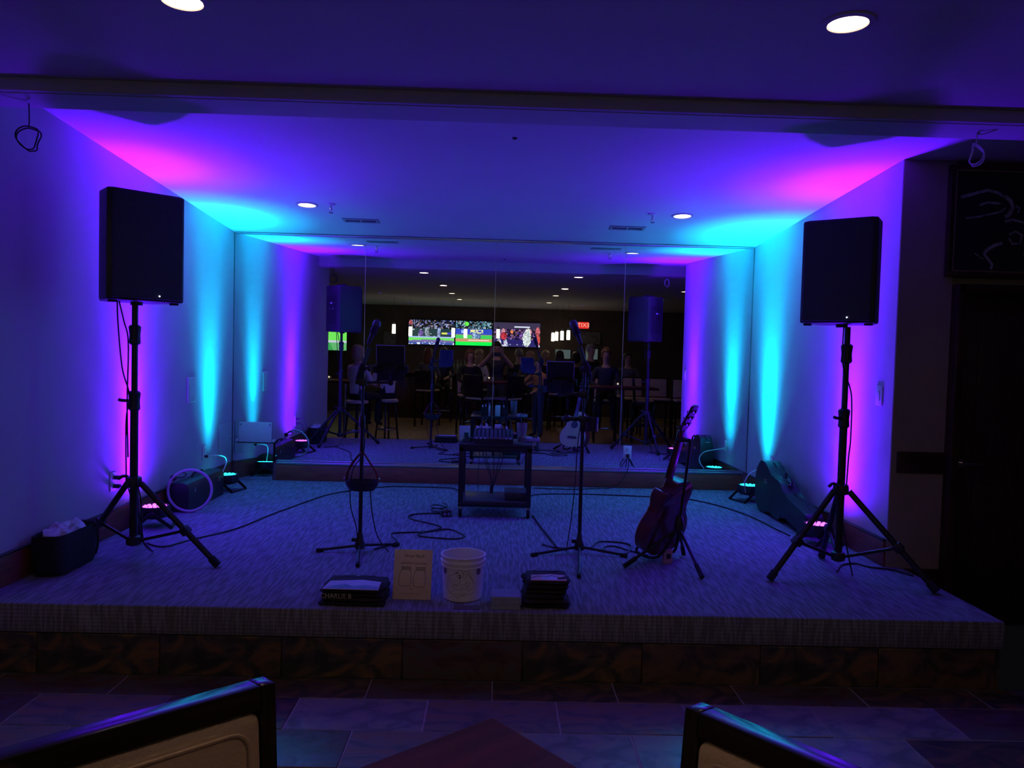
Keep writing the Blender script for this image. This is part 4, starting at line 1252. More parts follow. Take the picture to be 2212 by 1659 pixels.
# ------------------------------------------------------------------ merchandise at the stage front
def folded_shirt(loc, w_, d_, h_, label, mt, rz=0.0, seed=0):
    t = thing('folded_shirt', label, 'shirt', loc, rz)
    b = MB()
    nx, ny = 22, 16
    grid = {}
    rnd = Vector((seed*3.3, seed*1.9, 0))
    def surf(i, j, top):
        u, v = i/nx*2-1, j/ny*2-1
        uu = math.copysign(min(1, abs(u))**0.9, u)
        edge = max(abs(u), abs(v))
        roll = math.sqrt(max(0, 1-max(0, (edge-0.86)/0.14)**2))
        x, y = uu*w_/2, v*d_/2
        cr = 1-0.05*(u*u*v*v)
        x *= cr
        y *= cr
        n = noise.noise(Vector((x*11, y*11, seed)) + rnd)
        x += n*0.018*edge
        y += noise.noise(Vector((x*12, y*12, seed+9)))*0.014*edge
        z = h_/2 + (h_/2)*(roll if top else -roll)
        if top:
            z += 0.25*h_*n*roll
        return Vector((x, y, max(0, z)))
    T = [[b.bm.verts.new(surf(i, j, True)) for j in range(ny+1)] for i in range(nx+1)]
    B = [[b.bm.verts.new(surf(i, j, False)) for j in range(ny+1)] for i in range(nx+1)]
    for i in range(nx):
        for j in range(ny):
            b.bm.faces.new((T[i][j], T[i+1][j], T[i+1][j+1], T[i][j+1]))
            b.bm.faces.new((B[i][j], B[i][j+1], B[i+1][j+1], B[i+1][j]))
    bmesh.ops.remove_doubles(b.bm, verts=b.bm.verts[:], dist=0.0006)
    edges = [e for e in b.bm.edges if e.is_boundary]
    if edges:
        bmesh.ops.holes_fill(b.bm, edges=edges, sides=0)
    b.build('cloth', mt, t, angle=80)
    return t
def shirt_stack(cx_, cy_, w_, d_, hs, lab, grp, rng_):
    z = 0.0
    out = []
    words = ['lowest', 'second from the bottom', 'third from the bottom', 'fourth from the bottom', 'fifth from the bottom', 'sixth from the bottom']
    for k, h in enumerate(hs):
        top = k == len(hs)-1
        lb = ('black T-shirt with a printed front on top of %s' % lab) if top else ('black folded T-shirt, %s in %s' % (words[k], lab))
        s = folded_shirt((cx_+rng_.uniform(-.006, .006), cy_+rng_.uniform(-.006, .006), z), w_*(1-0.02*k)+rng_.uniform(-.006, .006), d_*(1-0.025*k), h, lb, SHIRTG if k % 2 else SHIRT, rng_.uniform(-.03, .03), k+int(w_*100))
        s['group'] = grp
        out.append(s)
        z += h*1.0
    return out, z
ra = random.Random(11)
sl_, zt_ = shirt_stack(-0.640, -3.385, 0.325, 0.275, [0.020, 0.018, 0.020, 0.021], 'the left shirt pile', 'folded shirts in the left pile', ra)
top = sl_[-1]
def pf(z, wobble=0.0):
    return lambda u, v: (u, v, z)
MB().prism([(-0.135, -0.128), (0.135, -0.128), (0.128, 0.0), (0.03, 0.03), (-0.125, 0.0)], 0.0212, 0.0250, lambda u, v, h: (u, v, h), 0.001).build('print', PRINTW, top)
MB().prism([(-0.125, -0.120), (0.128, -0.120), (0.128, -0.085), (0.06, -0.055), (0.0, -0.08), (-0.04, -0.045), (-0.10, -0.085)], 0.0250, 0.0256, lambda u, v, h: (u, v, h)).build('mountain_print', PRINTB, top)
MB().tube([(0.075*math.cos(a), 0.110+0.035*math.sin(a), 0.0185) for a in [PI+PI*k/10 for k in range(11)]], 0.0055, 8).build('collar', SHIRT, top)
MB().box((0.0, 0.098, 0.0225), (0.03, 0.018, 0.002)).build('neck_label', WHITE, top)
txt = sl_[-2]
MB().text('CHARLIE B', 0.034, (-0.150, 0.0105), lambda u, v: (u, -0.1315, v), 'LEFT', xs=0.92).build('lettering', TEXTW, txt, smooth=False)
sr_, zt2 = shirt_stack(0.300, -3.395, 0.232, 0.225, [0.023, 0.022, 0.022, 0.022, 0.022, 0.024], 'the right shirt pile', 'folded shirts in the right pile', ra)
top = sr_[-1]
MB().prism([(-0.085, -0.095), (0.090, -0.095), (0.088, -0.005), (0.02, 0.012), (-0.08, -0.005)], 0.0235, 0.0272, lambda u, v, h: (u, v, h), 0.001).build('print', PRINTP, top)
MB().prism([(-0.03, -0.085), (0.045, -0.085), (0.05, -0.03), (0.0, -0.012), (-0.035, -0.03)], 0.0272, 0.0277, lambda u, v, h: (u, v, h)).build('figure_print', PRINTW, top)
MB().ribbon([(-0.08, -0.06), (-0.05, -0.03), (-0.01, -0.045), (0.02, -0.02), (0.06, -0.05), (0.085, -0.03)], 0.009, pf(0.0280)).build('line_print', INK, top, smooth=False)
MB().tube([(0.06*math.cos(a), 0.085+0.03*math.sin(a), 0.0215) for a in [PI+PI*k/10 for k in range(11)]], 0.0055, 8).build('collar', SHIRT, top)
sv = MB().ball((-0.108, 0.02, 0.012), (0.022, 0.045, 0.012), 12, 8).build('sleeve_fold', SHIRT, top)

# CD cases
for k in range(6):
    t = thing('cd_case', ['lowest CD case in the stack by the right shirt pile', 'second CD case from the bottom of the small stack', 'third CD case from the bottom of the small stack', 'fourth CD case from the bottom of the small stack', 'fifth CD case from the bottom, just under the top one', 'clear CD case on top of the small stack'][k], 'CD case',
              (0.103+ra.uniform(-.003, .003), -3.447+ra.uniform(-.003, .003), k*0.0102), ra.uniform(-.02, .02), group='stacked CD cases')
    MB().box((0, 0, 0.0028), (0.142, 0.125, 0.0050), 0.0008, seg=1).build('tray', CDE, t)
    MB().box((0, 0, 0.0078), (0.141, 0.124, 0.0042), 0.0008, seg=1).build('lid', CDM, t)

# bucket
t = thing('tip_bucket', 'white plastic tip bucket with a line drawing, open at the top', 'bucket', (-0.115, -3.335, 0.0))
prof = [(0.001, 0.002), (0.092, 0.002), (0.096, 0.006), (0.105, 0.166), (0.1095, 0.168), (0.1095, 0.172), (0.106, 0.174), (0.1065, 0.184), (0.1135, 0.186), (0.1135, 0.197), (0.107, 0.200), (0.1075, 0.214), (0.113, 0.216), (0.114, 0.222), (0.110, 0.224), (0.104, 0.222), (0.1015, 0.16), (0.092, 0.010), (0.001, 0.009)]
MB().lathe(prof, seg=64).build('pail', BUCKET, t)
def cylmap(u, v):
    # u: arc length from the front centre, v: height
    r = 0.0958+(v-0.006)*0.05625+0.0007
    a = u/r - PI/2
    return (r*math.cos(a), r*math.sin(a), v)
S = 1/2212*220*0.00222     # zoom pixels to metres
def zp_(pts, cx_=1600, base=1290):
    return [((x-cx_)*0.000228, (base-y)*0.000252+0.012) for x, y in pts]
art = [
 [(1240, 870), (1300, 820), (1380, 790), (1460, 755), (1500, 735)],
 [(1500, 735), (1505, 700), (1550, 682), (1605, 695), (1620, 740), (1612, 790), (1590, 830)],
 [(1450, 745), (1500, 725), (1520, 740), (1490, 765)],
 [(1490, 780), (1500, 830), (1530, 855), (1570, 850), (1590, 815)],
 [(1620, 740), (1660, 705), (1720, 705), (1770, 760), (1800, 820), (1850, 895), (1880, 965)],
 [(1625, 770), (1690, 760), (1705, 810), (1680, 855), (1640, 840), (1620, 800)],
 [(1700, 740), (1760, 790), (1800, 860), (1850, 915)],
 [(1290, 860), (1250, 950), (1245, 1040), (1280, 1110), (1340, 1155), (1400, 1180)],
 [(1290, 865), (1340, 930), (1400, 990), (1440, 1010)],
 [(1385, 880), (1420, 910), (1470, 895), (1520, 905), (1530, 940), (1500, 970), (1450, 975), (1420, 960)],
 [(1430, 985), (1470, 985), (1475, 1035), (1440, 1045), (1420, 1020), (1430, 985)],
 [(1340, 1155), (1400, 1100), (1430, 1080), (1520, 1075), (1600, 1080), (1615, 1120)],
 [(1610, 1080), (1640, 1060), (1710, 1065), (1740, 1100), (1790, 1095), (1870, 1030)],
 [(1400, 1180), (1440, 1170), (1480, 1165), (1500, 1180), (1560, 1165), (1590, 1170)],
 [(1410, 1190), (1440, 1220), (1480, 1215), (1500, 1230), (1540, 1235), (1590, 1200), (1560, 1170)],
 [(1590, 1175), (1620, 1140), (1680, 1145), (1705, 1180), (1680, 1205), (1630, 1205), (1590, 1175)],
 [(1640, 1160), (1665, 1170), (1650, 1195), (1625, 1185)],
 [(1705, 1160), (1760, 1170), (1830, 1165), (1875, 1135)],
 [(1770, 935), (1760, 990), (1740, 1050), (1730, 1070)],
 [(1555, 870), (1560, 920), (1550, 960)],
 [(1690, 930), (1680, 980), (1700, 1010)],
 [(1370, 1010), (1360, 1040), (1385, 1030), (1365, 1060)]]
b = MB()
for st_ in art:
    b.ribbon(zp_(st_), 0.0013, cylmap)
b.build('line_drawing', INK, t, smooth=False)
b = MB()
b.ribbon(zp_([(1530, 770), (1560, 790), (1545, 840), (1570, 850)]), 0.0055, cylmap)
b.ribbon(zp_([(1455, 745), (1500, 740)]), 0.004, cylmap)
b.build('beard_mark', INK, t, smooth=False)
b = MB()
wv_ = lambda x0, x1, y0, y1, n, amp: [(x0+(x1-x0)*k/n, y0+(y1-y0)*k/n+amp*(1 if k % 2 else -1)) for k in range(n+1)]
b.ribbon(zp_(wv_(1470, 1660, 1000, 965, 22, 14)), 0.0016, cylmap)
b.ribbon(zp_(wv_(1680, 1760, 945, 912, 8, 10)), 0.0012, cylmap)
b.ribbon(zp_(wv_(1540, 1740, 1045, 1000, 20, 12)), 0.0015, cylmap)
b.build('signature', INK, t, smooth=False)
for xc in (1215, 1950):
    b = MB()
    cu_, cv_ = (xc-1600)*0.000262, (1290-735)*0.000252+0.012
    n = 20
    pts = [(cu_+0.0145*math.cos(2*PI*k/n), cv_+0.0175*math.sin(2*PI*k/n)) for k in range(n)]
    ct_ = b.bm.verts.new(Vector(cylmap(cu_, cv_)))
    vv = [b.bm.verts.new(Vector(cylmap(*p))) for p in pts]
    for k in range(n):
        b.bm.faces.new((ct_, vv[k], vv[(k+1) % n]))
    b.build('round_emblem', mat('grey emblem print', (0.20, 0.16, 0.20), 0.6, var=0.5, scale=260), t, smooth=False)
    MB().ribbon(pts, 0.0016, lambda u, v: tuple(Vector(cylmap(u, v))*1.0006), closed=True).build('emblem_rim', INK, t, smooth=False)
t = thing('small_card', 'small dark card lying on the carpet in front of the bucket', 'card', (-0.085, -3.500, 0.0), 0.02)
MB().box((0, 0, 0.0015), (0.13, 0.055, 0.003), 0.001).build('card_sheet', mat('brown card', (0.12, 0.07, 0.06), 0.6), t)
MB().box((0, 0.004, 0.0032), (0.06, 0.004, 0.0004)).build('print_line', INKGREY, t)

# tip sign
t = thing('tip_sign', 'brown tip sign with two drawn jars standing beside the bucket', 'sign', (-0.365, -3.392, 0.0), rot=(math.radians(-13), math.radians(-0.5), math.radians(-3)))
SW, SH = 0.192, 0.243
MB().box((0, 0, SH/2), (SW, 0.004, SH), 0.001).build('board', SIGN, t)
MB().box((0, 0.030, SH*0.30), (0.06, 0.003, 0.15), 0.001, RX(0.33)).build('easel_leg', BLACK, t)
sf_ = lambda u, v: (u, -0.0026, v)
def sz(pts):   # sign art in zoom pixels: 75..975 wide, 160..1250 tall
    return [((x-525)*SW/890, (1245-y)*SH/1085) for x, y in pts]
MB().text('Virtual Tip Jar', 0.0185, sz([(555, 300)])[0], sf_, shear=0.25).build('heading_text', INK, t, smooth=False)
b = MB()
b.text('VENMO', 0.0155, sz([(385, 465)])[0], sf_, xs=1.25)
b.text('PAYPAL', 0.0155, sz([(715, 470)])[0], sf_, xs=1.15)
b.build('jar_names', INKGREY, t, smooth=False)
for dx, dy in ((0, 0), (335, 12)):
    b = MB()
    jar = [(270, 600), (235, 660), (215, 740), (212, 890), (225, 940), (270, 955), (360, 962), (440, 955), (480, 930), (492, 880), (497, 730), (480, 660), (465, 600)]
    b.ribbon(sz([(x+dx, y+dy) for x, y in jar]), 0.0017, sf_)
    lid = [(262, 540), (485, 540), (483, 596), (264, 596)]
    b.ribbon(sz([(x+dx, y+dy) for x, y in lid]), 0.0022, sf_, closed=True)
    b.ribbon(sz([(266+dx, 562+dy), (480+dx, 562+dy)]), 0.0014, sf_)
    b.ribbon(sz([(266+dx, 580+dy), (480+dx, 580+dy)]), 0.0014, sf_)
    b.build('jar_drawing', INK, t, smooth=False)
b = MB()
b.ribbon(sz([(505, 1035), (480, 1010), (488, 995), (505, 1008), (520, 995), (528, 1010), (505, 1035)]), 0.0016, sf_)
b.build('heart_mark', INKGREY, t, smooth=False)
b = MB()
b.ribbon(sz(wv_(275, 340, 1115, 1115, 9, 9)), 0.0012, sf_)
b.ribbon(sz(wv_(365, 590, 1118, 1120, 26, 10)), 0.0012, sf_)
b.ribbon(sz(wv_(612, 720, 1120, 1122, 12, 9)), 0.0012, sf_)
b.build('small_script', INKGREY, t, smooth=False)

# ------------------------------------------------------------------ picture above the door
t = thing('framed_picture', 'large dark framed picture above the door', 'picture', (3.24, RE-0.03, 2.095))
PW_, PH_ = 1.10, 0.66
for c, s in (((0, 0, PH_/2-0.015), (PW_, 0.035, 0.03)), ((0, 0, -PH_/2+0.015), (PW_, 0.035, 0.03)), ((-PW_/2+0.015, 0, 0), (0.03, 0.035, PH_-0.06)), ((PW_/2-0.015, 0, 0), (0.03, 0.035, PH_-0.06))):
    MB().box(c, s, 0.004).build('frame_bar', WOOD, t)
b = MB()
for c, s in (((0, -0.012, PH_/2-0.034), (PW_-0.06, 0.012, 0.008)), ((0, -0.012, -PH_/2+0.034), (PW_-0.06, 0.012, 0.008)), ((-PW_/2+0.034, -0.012, 0), (0.008, 0.012, PH_-0.07))):
    b.box(c, s)
b.build('gilt_fillet', mat('dull gilt', (0.30, 0.20, 0.12), 0.4, 0.4), t)
MB().box((0, 0.004, 0), (PW_-0.06, 0.012, PH_-0.06)).build('canvas', mat('near black canvas', (0.012, 0.011, 0.014), 0.6, var=0.4, scale=6), t)
PALE = mat('pale grey brush strokes', (0.30, 0.28, 0.30), 0.7, var=0.5, scale=20)
pf_ = lambda u, v: (u, -0.0028, v)
def pz(pts):   # zoom coordinates 1640..2212 -> left part of the canvas
    return [(-PW_/2+(x-1600)*0.000935*0.83, PH_/2-0.03-(y-390)*0.00069) for x, y in pts]
b = MB()
for st_, wd in [([(1690, 620), (1760, 600), (1830, 575), (1900, 555), (1980, 575), (2030, 610)], 0.018), ([(1840, 685), (1900, 660), (2000, 665)], 0.014), ([(1740, 800), (1830, 785), (1920, 760), (2010, 735), (2040, 700)], 0.010),
                ([(2030, 600), (2080, 640), (2100, 700), (2070, 760), (2040, 780)], 0.024), ([(2120, 680), (2150, 700), (2140, 740)], 0.012), ([(1890, 1100), (1920, 1060), (1980, 1020), (2030, 1005)], 0.020), ([(1890, 1100), (1930, 1150), (1960, 1190), (1950, 1230)], 0.016),
                ([(1820, 1095), (1860, 1130), (1890, 1145)], 0.006), ([(2080, 930), (2130, 900), (2180, 930), (2170, 1000), (2110, 1010), (2080, 960)], 0.012), ([(2040, 820), (2100, 800), (2180, 820), (2300, 840)], 0.014), ([(2250, 560), (2350, 620), (2400, 740), (2380, 900)], 0.02), ([(2200, 1100), (2300, 1060), (2420, 1120)], 0.018)]:
    b.ribbon(pz(st_), wd, pf_)
b.build('brush_strokes', PALE, t, smooth=False)

# ------------------------------------------------------------------ bar chairs and tables
def bar_chair(loc, rz, label, group, detail=True, back_top=1.193):
    # seat faces local -Y; backrest at local y = 0 with its front face there
    t = thing('bar_chair', label, 'chair', loc, rz, group=group)
    W = 0.43
    zt = back_top
    zb = 0.86
    sh = 0.755
    lean = math.radians(0)
    for s in (-1, 1):
        MB().box((s*(W/2-0.0085), 0.016, (zt+sh-0.1)/2), (0.017, 0.032, zt-sh+0.1), 0.002).recline(zt).build('back_stile', CHAIRF, t)
        MB().box((s*(W/2-0.018), 0.016, (sh-0.05)/2), (0.036, 0.034, sh-0.05), 0.003).build('leg', CHAIRF, t)
        MB().box((s*(W/2-0.018), -0.375, (sh-0.05)/2), (0.036, 0.036, sh-0.05), 0.003).build('leg', CHAIRF, t)
        MB().box((s*(W/2-0.018), -0.18, 0.32), (0.022, 0.36, 0.024), 0.002).build('stretcher', CHAIRF, t)
    MB().box((0, 0.016, zt-0.013), (W-0.034, 0.032, 0.026), 0.002).recline(zt).build('top_rail', CHAIRF, t)
    MB().box((0, 0.016, sh+0.04), (W-0.034, 0.028, 0.026), 0.002).recline(zt).build('lower_rail', CHAIRF, t)
    MB().box((0, -0.375, 0.27), (W-0.05, 0.024, 0.03), 0.003).build('footrest', STEEL, t)
    pn = MB().box((0, 0.014, (zt-0.026+sh+0.053)/2), (W-0.036, 0.036, zt-0.026-sh-0.053-0.002), 0.014, seg=4).recline(zt).build('back_pad', BEIGE, t)
    MB().box((0, 0.034, (zt-0.026+sh+0.053)/2), (W-0.03, 0.006, zt-sh-0.075), 0.002).recline(zt).build('back_board', CHAIRF, t)
    if detail:
        b = MB()
        x1, z0, z1, rr_ = W/2-0.034, sh+0.07, zt-0.042, 0.02
        pts = []
        for cx_, cz_, a0 in ((x1-rr_, z1-rr_, 0), (-x1+rr_, z1-rr_, PI/2), (-x1+rr_, z0+rr_, PI), (x1-rr_, z0+rr_, 3*PI/2)):
            for k in range(5):
                a = a0+k*PI/8
                pts.append((cx_+rr_*math.cos(a), -0.0045, cz_+rr_*math.sin(a)))
        b.tube(pts, 0.0022, 6, closed=True, sub=1)
        b.recline(zt).build('piping', BEIGE, pn)
    MB().box((0, -0.18, sh-0.025), (W-0.01, 0.40, 0.05), 0.006).build('seat_frame', CHAIRF, t)
    MB().box((0, -0.185, sh+0.016), (W-0.03, 0.37, 0.05), 0.02, seg=3).build('seat', BEIGE, t)
    return t
# the two chairs in the foreground: top corner and rail direction taken from the place
def chair_at(corner, ang, side, label):
    # ang: direction along the rail from the corner; backrest front face on that line
    W = 0.43
    d = Vector((math.cos(ang), math.sin(ang), 0))
    c = Vector(corner)+d*(W/2)
    rz = ang-PI if side == 'left' else ang
    return bar_chair((c.x, c.y, FZ), rz, label, 'chairs at the front table')
chair_at((-0.212, -6.305, 0), math.atan2(-0.655, -0.755), 'left', 'black framed beige chair in the left foreground')
chair_at((0.240, -6.349, 0), math.atan2(-0.75, 0.66), 'right', 'black framed beige chair in the right foreground')

def bar_stool(loc, rz, label):
    t = thing('bar_stool', label, 'stool', loc, rz, group='backless bar stools')
    MB().lathe([(0.16, 0.715), (0.185, 0.722), (0.185, 0.755), (0.165, 0.768), (0.05, 0.77)], seg=28).build('seat', BEIGE, t)
    MB().lathe([(0.17, 0.69), (0.17, 0.716)], seg=28).build('seat_ring', CHAIRF, t)
    for k in range(4):
        a = PI/4+k*PI/2
        MB().cyl((0.20*math.cos(a), 0.20*math.sin(a), 0.0), (0.13*math.cos(a), 0.13*math.sin(a), 0.70), 0.016, seg=12).build('leg', CHAIRF, t)
    MB().tube([(0.178*math.cos(2*PI*k/20), 0.178*math.sin(2*PI*k/20), 0.26) for k in range(20)], 0.010, 8, closed=True, sub=1).build('foot_ring', STEEL, t)
    return t
def bar_table(loc, rz, size, h, label, group=None):
    t = thing('bar_table', label, 'table', loc, rz, group=group)
    MB().box((0, 0, h-0.018), (size[0], size[1], 0.036), 0.005).build('table_top', WOODTOP, t)
    MB().cyl((0, 0, 0.03), (0, 0, h-0.03), 0.036, seg=20).build('column', STEEL, t)
    MB().lathe([(0.26, 0.0), (0.26, 0.012), (0.06, 0.035), (0.04, 0.06)], seg=36).build('base_plate', BLACKM, t)
    MB().box((0, 0, h-0.045), (0.3, 0.3, 0.018), 0.003).build('mount', BLACKM, t)
    return t
e1 = Vector((math.cos(math.radians(-50.3)), math.sin(math.radians(-50.3)), 0))
e2 = Vector((math.cos(math.radians(-140.3)), math.sin(math.radians(-140.3)), 0))
tc_ = Vector((0.034, -6.140, 0)) + (e1+e2)*0.38
bar_table((tc_.x, tc_.y, FZ), math.radians(-50.3), (0.76, 0.76), 0.74+ST, 'dark wood bar table with its corner at the bottom of the photo')
TABZ = 0.74

def candle(loc, label):
    t = thing('candle_holder', label, 'candle', loc, group='table candles')
    MB().lathe([(0.030, 0), (0.033, 0.004), (0.036, 0.07), (0.033, 0.07), (0.030, 0.012), (0.001, 0.011)], seg=20).build('glass_cup', GLASSM, t)
    MB().lathe([(0.027, 0.012), (0.027, 0.040)], seg=18).build('wax', WHITE, t)
    MB().ball((0, 0, 0.055), (0.006, 0.006, 0.014), 8, 6).build('flame', emit('candle flame', (1.0, 0.62, 0.25), 14.0), t)
candle((-0.10, -6.86, TABZ), 'lit candle on the front table, seen in the mirror')
def shaker(loc, label, cap):
    t = thing('shaker', label, 'shaker', loc, group='shakers on the front table')
    MB().lathe([(0.020, 0), (0.022, 0.005), (0.017, 0.06)], seg=18).build('jar', WHITE, t)
    MB().lathe([(0.018, 0.06), (0.018, 0.078), (0.010, 0.088)], seg=18).build('cap', STEEL, t)
shaker((-0.17, -6.82, TABZ), 'white shaker left of the candle on the front table', STEEL)
shaker((-0.03, -6.88, TABZ), 'white shaker right of the candle on the front table', STEEL)

# tables and chairs further back, seen in the mirror
bar_table((-2.55, -5.95, FZ), 0.1, (0.8, 0.8), 1.06, 'bar table left of the aisle, seen in the mirror')
bar_table((2.25, -6.15, FZ), 0.05, (1.15, 0.8), 1.06, 'bar table right of the aisle, seen in the mirror')
candle((2.15, -6.05, FZ+1.06), 'lit candle on the table right of the aisle, seen in the mirror')
candle((-2.80, -5.80, FZ+1.06), 'lit candle on the table left of the aisle, seen in the mirror')
for k, (x, y, rz) in enumerate([(2.75, -8.0, 3.0), (3.22, -7.9, 3.1), (3.70, -7.7, 3.2), (2.6, -7.0, 1.7)]):
    bar_chair((x, y, FZ), rz, ['first beige chair in the row by the far right wall', 'middle beige chair in the row by the far right wall', 'last beige chair in the row by the far right wall', 'beige chair at the end of the table right of the aisle'][k] + ', seen in the mirror', 'bar room chairs', False)

# bar counter
t = thing('bar_counter', 'dark bar counter under the televisions, seen in the mirror', 'bar counter', (0, -11.2, FZ))
MB().box((-0.2, 0, 0.53), (4.6, 0.5, 1.06), 0.005).build('front', DARKWALL, t)
MB().box((-0.2, 0.05, 1.085), (4.8, 0.72, 0.05), 0.01).build('counter_top', WOODTOP, t)
for k in range(9):
    MB().box((-2.3+k*0.52, 0.256, 0.55), (0.46, 0.02, 0.85), 0.006).build('panel', WOOD, t)
GLS = mat('bottle glass', (0.25, 0.32, 0.30), 0.08, trans=0.6)
for k in range(10):
    t = thing('liquor_bottle', 'small bottle standing on the bar counter, seen in the mirror', 'bottle', (-1.25+k*0.085+random.uniform(-.01, .01), -11.3+random.uniform(-.05, .05), FZ+1.11), group='bottles on the bar')
    MB().lathe([(0.034, 0), (0.036, 0.01), (0.036, 0.17), (0.014, 0.22), (0.013, 0.29)], seg=14).build('bottle_glass', GLS, t)
    MB().lathe([(0.0145, 0.285), (0.0145, 0.31)], seg=12).build('cap', STEEL, t)

# ------------------------------------------------------------------ televisions, pendants, exit sign
def lerp3(a, b, f):
    return tuple(a[i]+(b[i]-a[i])*f for i in range(3))
def crowd(u, v, sc, pal, dark):
    n = noise.cell(Vector((u*sc*1.78, v*sc, 3.0)))
    n2 = noise.cell(Vector((u*sc*1.78+40, v*sc+11, 7.0)))
    c = pal[int(n*len(pal)) % len(pal)]
    return tuple(x*(dark+(1-dark)*n2) for x in c)
def blob(u, v, cx_, cy_, rx, ry):
    return ((u-cx_)/rx)**2+((v-cy_)/ry)**2 < 1
# u runs left to right as seen in the mirror
def tv_a(u, v):
    if v < 0.10:
        return (0.05, 0.08, 0.30) if noise.cell(Vector((u*40, v*30, 1))) < 0.6 else (0.7, 0.7, 0.8)
    if v < 0.15+0.05*math.sin(u*3):
        return (0.16, 0.12, 0.30)
    if v < 0.27:
        return (0.14, 0.62, 0.10)
    if v < 0.33:
        return (0.35, 0.42, 0.75)
    for cx_, cy_, rx, ry, c in ((0.27, 0.45, 0.055, 0.16, (0.22, 0.12, 0.45)), (0.40, 0.52, 0.05, 0.20, (0.30, 0.36, 0.42)), (0.66, 0.48, 0.035, 0.22, (0.40, 0.48, 0.80)), (0.66, 0.68, 0.018, 0.05, (0.10, 0.12, 0.6)), (0.04, 0.86, 0.035, 0.16, (0.55, 0.12, 0.15)), (0.05, 0.70, 0.03, 0.09, (0.8, 0.8, 0.85))):
        if blob(u, v, cx_, cy_, rx, ry):
            return tuple(x*(0.6+0.6*noise.cell(Vector((u*60, v*34, 2)))) for x in c)
    if v < 0.66:
        if u > 0.72 and 0.42 < v < 0.5:
            return (0.05, 0.05, 0.55) if u > 0.85 else (0.6, 0.6, 0.1)
        return (0.012, 0.035, 0.040) if noise.cell(Vector((u*24, v*26, 5))) < 0.86 else (0.4, 0.45, 0.45)
    return crowd(u, v, 26, [(0.08, 0.12, 0.45), (0.4, 0.45, 0.7), (0.02, 0.02, 0.06), (0.02, 0.03, 0.10), (0.5, 0.35, 0.35)], 0.2)
def tv_b(u, v):
    if v < 0.15:
        return (0.0, 0.72, 0.06)
    if v < 0.27:
        if 0.35 < u < 0.92 and 0.19 < v < 0.235:
            return (0.85, 0.80, 0.75)
        return (0.52, 0.23, 0.12)
    for cx_, cy_, rx, ry, c in ((0.50, 0.38, 0.05, 0.16, (0.35, 0.50, 0.75)), (0.62, 0.36, 0.07, 0.14, (0.18, 0.34, 0.62)), (0.56, 0.56, 0.04, 0.07, (0.5, 0.55, 0.6))):
        if blob(u, v, cx_, cy_, rx, ry):
            return tuple(x*(0.6+0.7*noise.cell(Vector((u*40, v*34, 2)))) for x in c)
    if v < 0.42:
        return (0.04, 0.50, 0.08)
    if v < 0.44:
        return (0.30, 0.20, 0.12)
    if v < 0.68:
        if 0.40 < u < 0.75 and 0.50 < v < 0.64 and noise.cell(Vector((u*34, v*16, 9))) < 0.6:
            return (0.65, 0.65, 0.25)
        if 0.15 < u < 0.25 and 0.50 < v < 0.62:
            return (0.3, 0.4, 0.75)
        return (0.02, 0.05, 0.42)
    if blob(u, v, 0.30, 0.88, 0.06, 0.09):
        return (0.12, 0.72, 0.05)
    return crowd(u, v, 24, [(0.06, 0.20, 0.50), (0.2, 0.45, 0.55), (0.02, 0.05, 0.10), (0.10, 0.35, 0.30), (0.55, 0.6, 0.6)], 0.25)
def tv_c(u, v):
    for cx_, cy_, rx, ry, c in ((0.22, 0.44, 0.065, 0.17, (0.55, 0.03, 0.05)), (0.21, 0.66, 0.04, 0.09, (0.6, 0.25, 0.3)), (0.12, 0.13, 0.05, 0.17, (0.65, 0.62, 0.8)), (0.26, 0.13, 0.04, 0.17, (0.65, 0.62, 0.8)), (0.39, 0.62, 0.035, 0.07, (0.75, 0.22, 0.08)), (0.72, 0.35, 0.09, 0.34, (0.75, 0.80, 0.78)), (0.74, 0.66, 0.055, 0.12, (0.8, 0.75, 0.75)), (0.79, 0.62, 0.03, 0.12, (0.75, 0.3, 0.3)), (0.96, 0.30, 0.04, 0.22, (0.7, 0.08, 0.06)), (0.95, 0.64, 0.045, 0.20, (0.60, 0.12, 0.14))):
        if blob(u, v, cx_, cy_, rx, ry):
            return tuple(x*(0.7+0.5*noise.cell(Vector((u*50, v*34, 2)))) for x in c)
    if 0.44 < u < 0.78 and 0.80 < v < 0.85:
        return (0.65, 0.68, 0.8) if noise.cell(Vector((u*60, 2, 1))) < 0.7 else (0.03, 0.02, 0.06)
    if v < 0.09:
        return (0.02, 0.015, 0.10) if noise.cell(Vector((u*40, v*30, 1))) < 0.75 else (0.5, 0.5, 0.6)
    if v < 0.30:
        return (0.015, 0.01, 0.10)
    if v < 0.72:
        return crowd(u, v, 26, [(0.20, 0.08, 0.50), (0.03, 0.01, 0.10), (0.40, 0.20, 0.55), (0.05, 0.02, 0.2), (0.45, 0.2, 0.25)], 0.2)
    return (0.035, 0.025, 0.06)
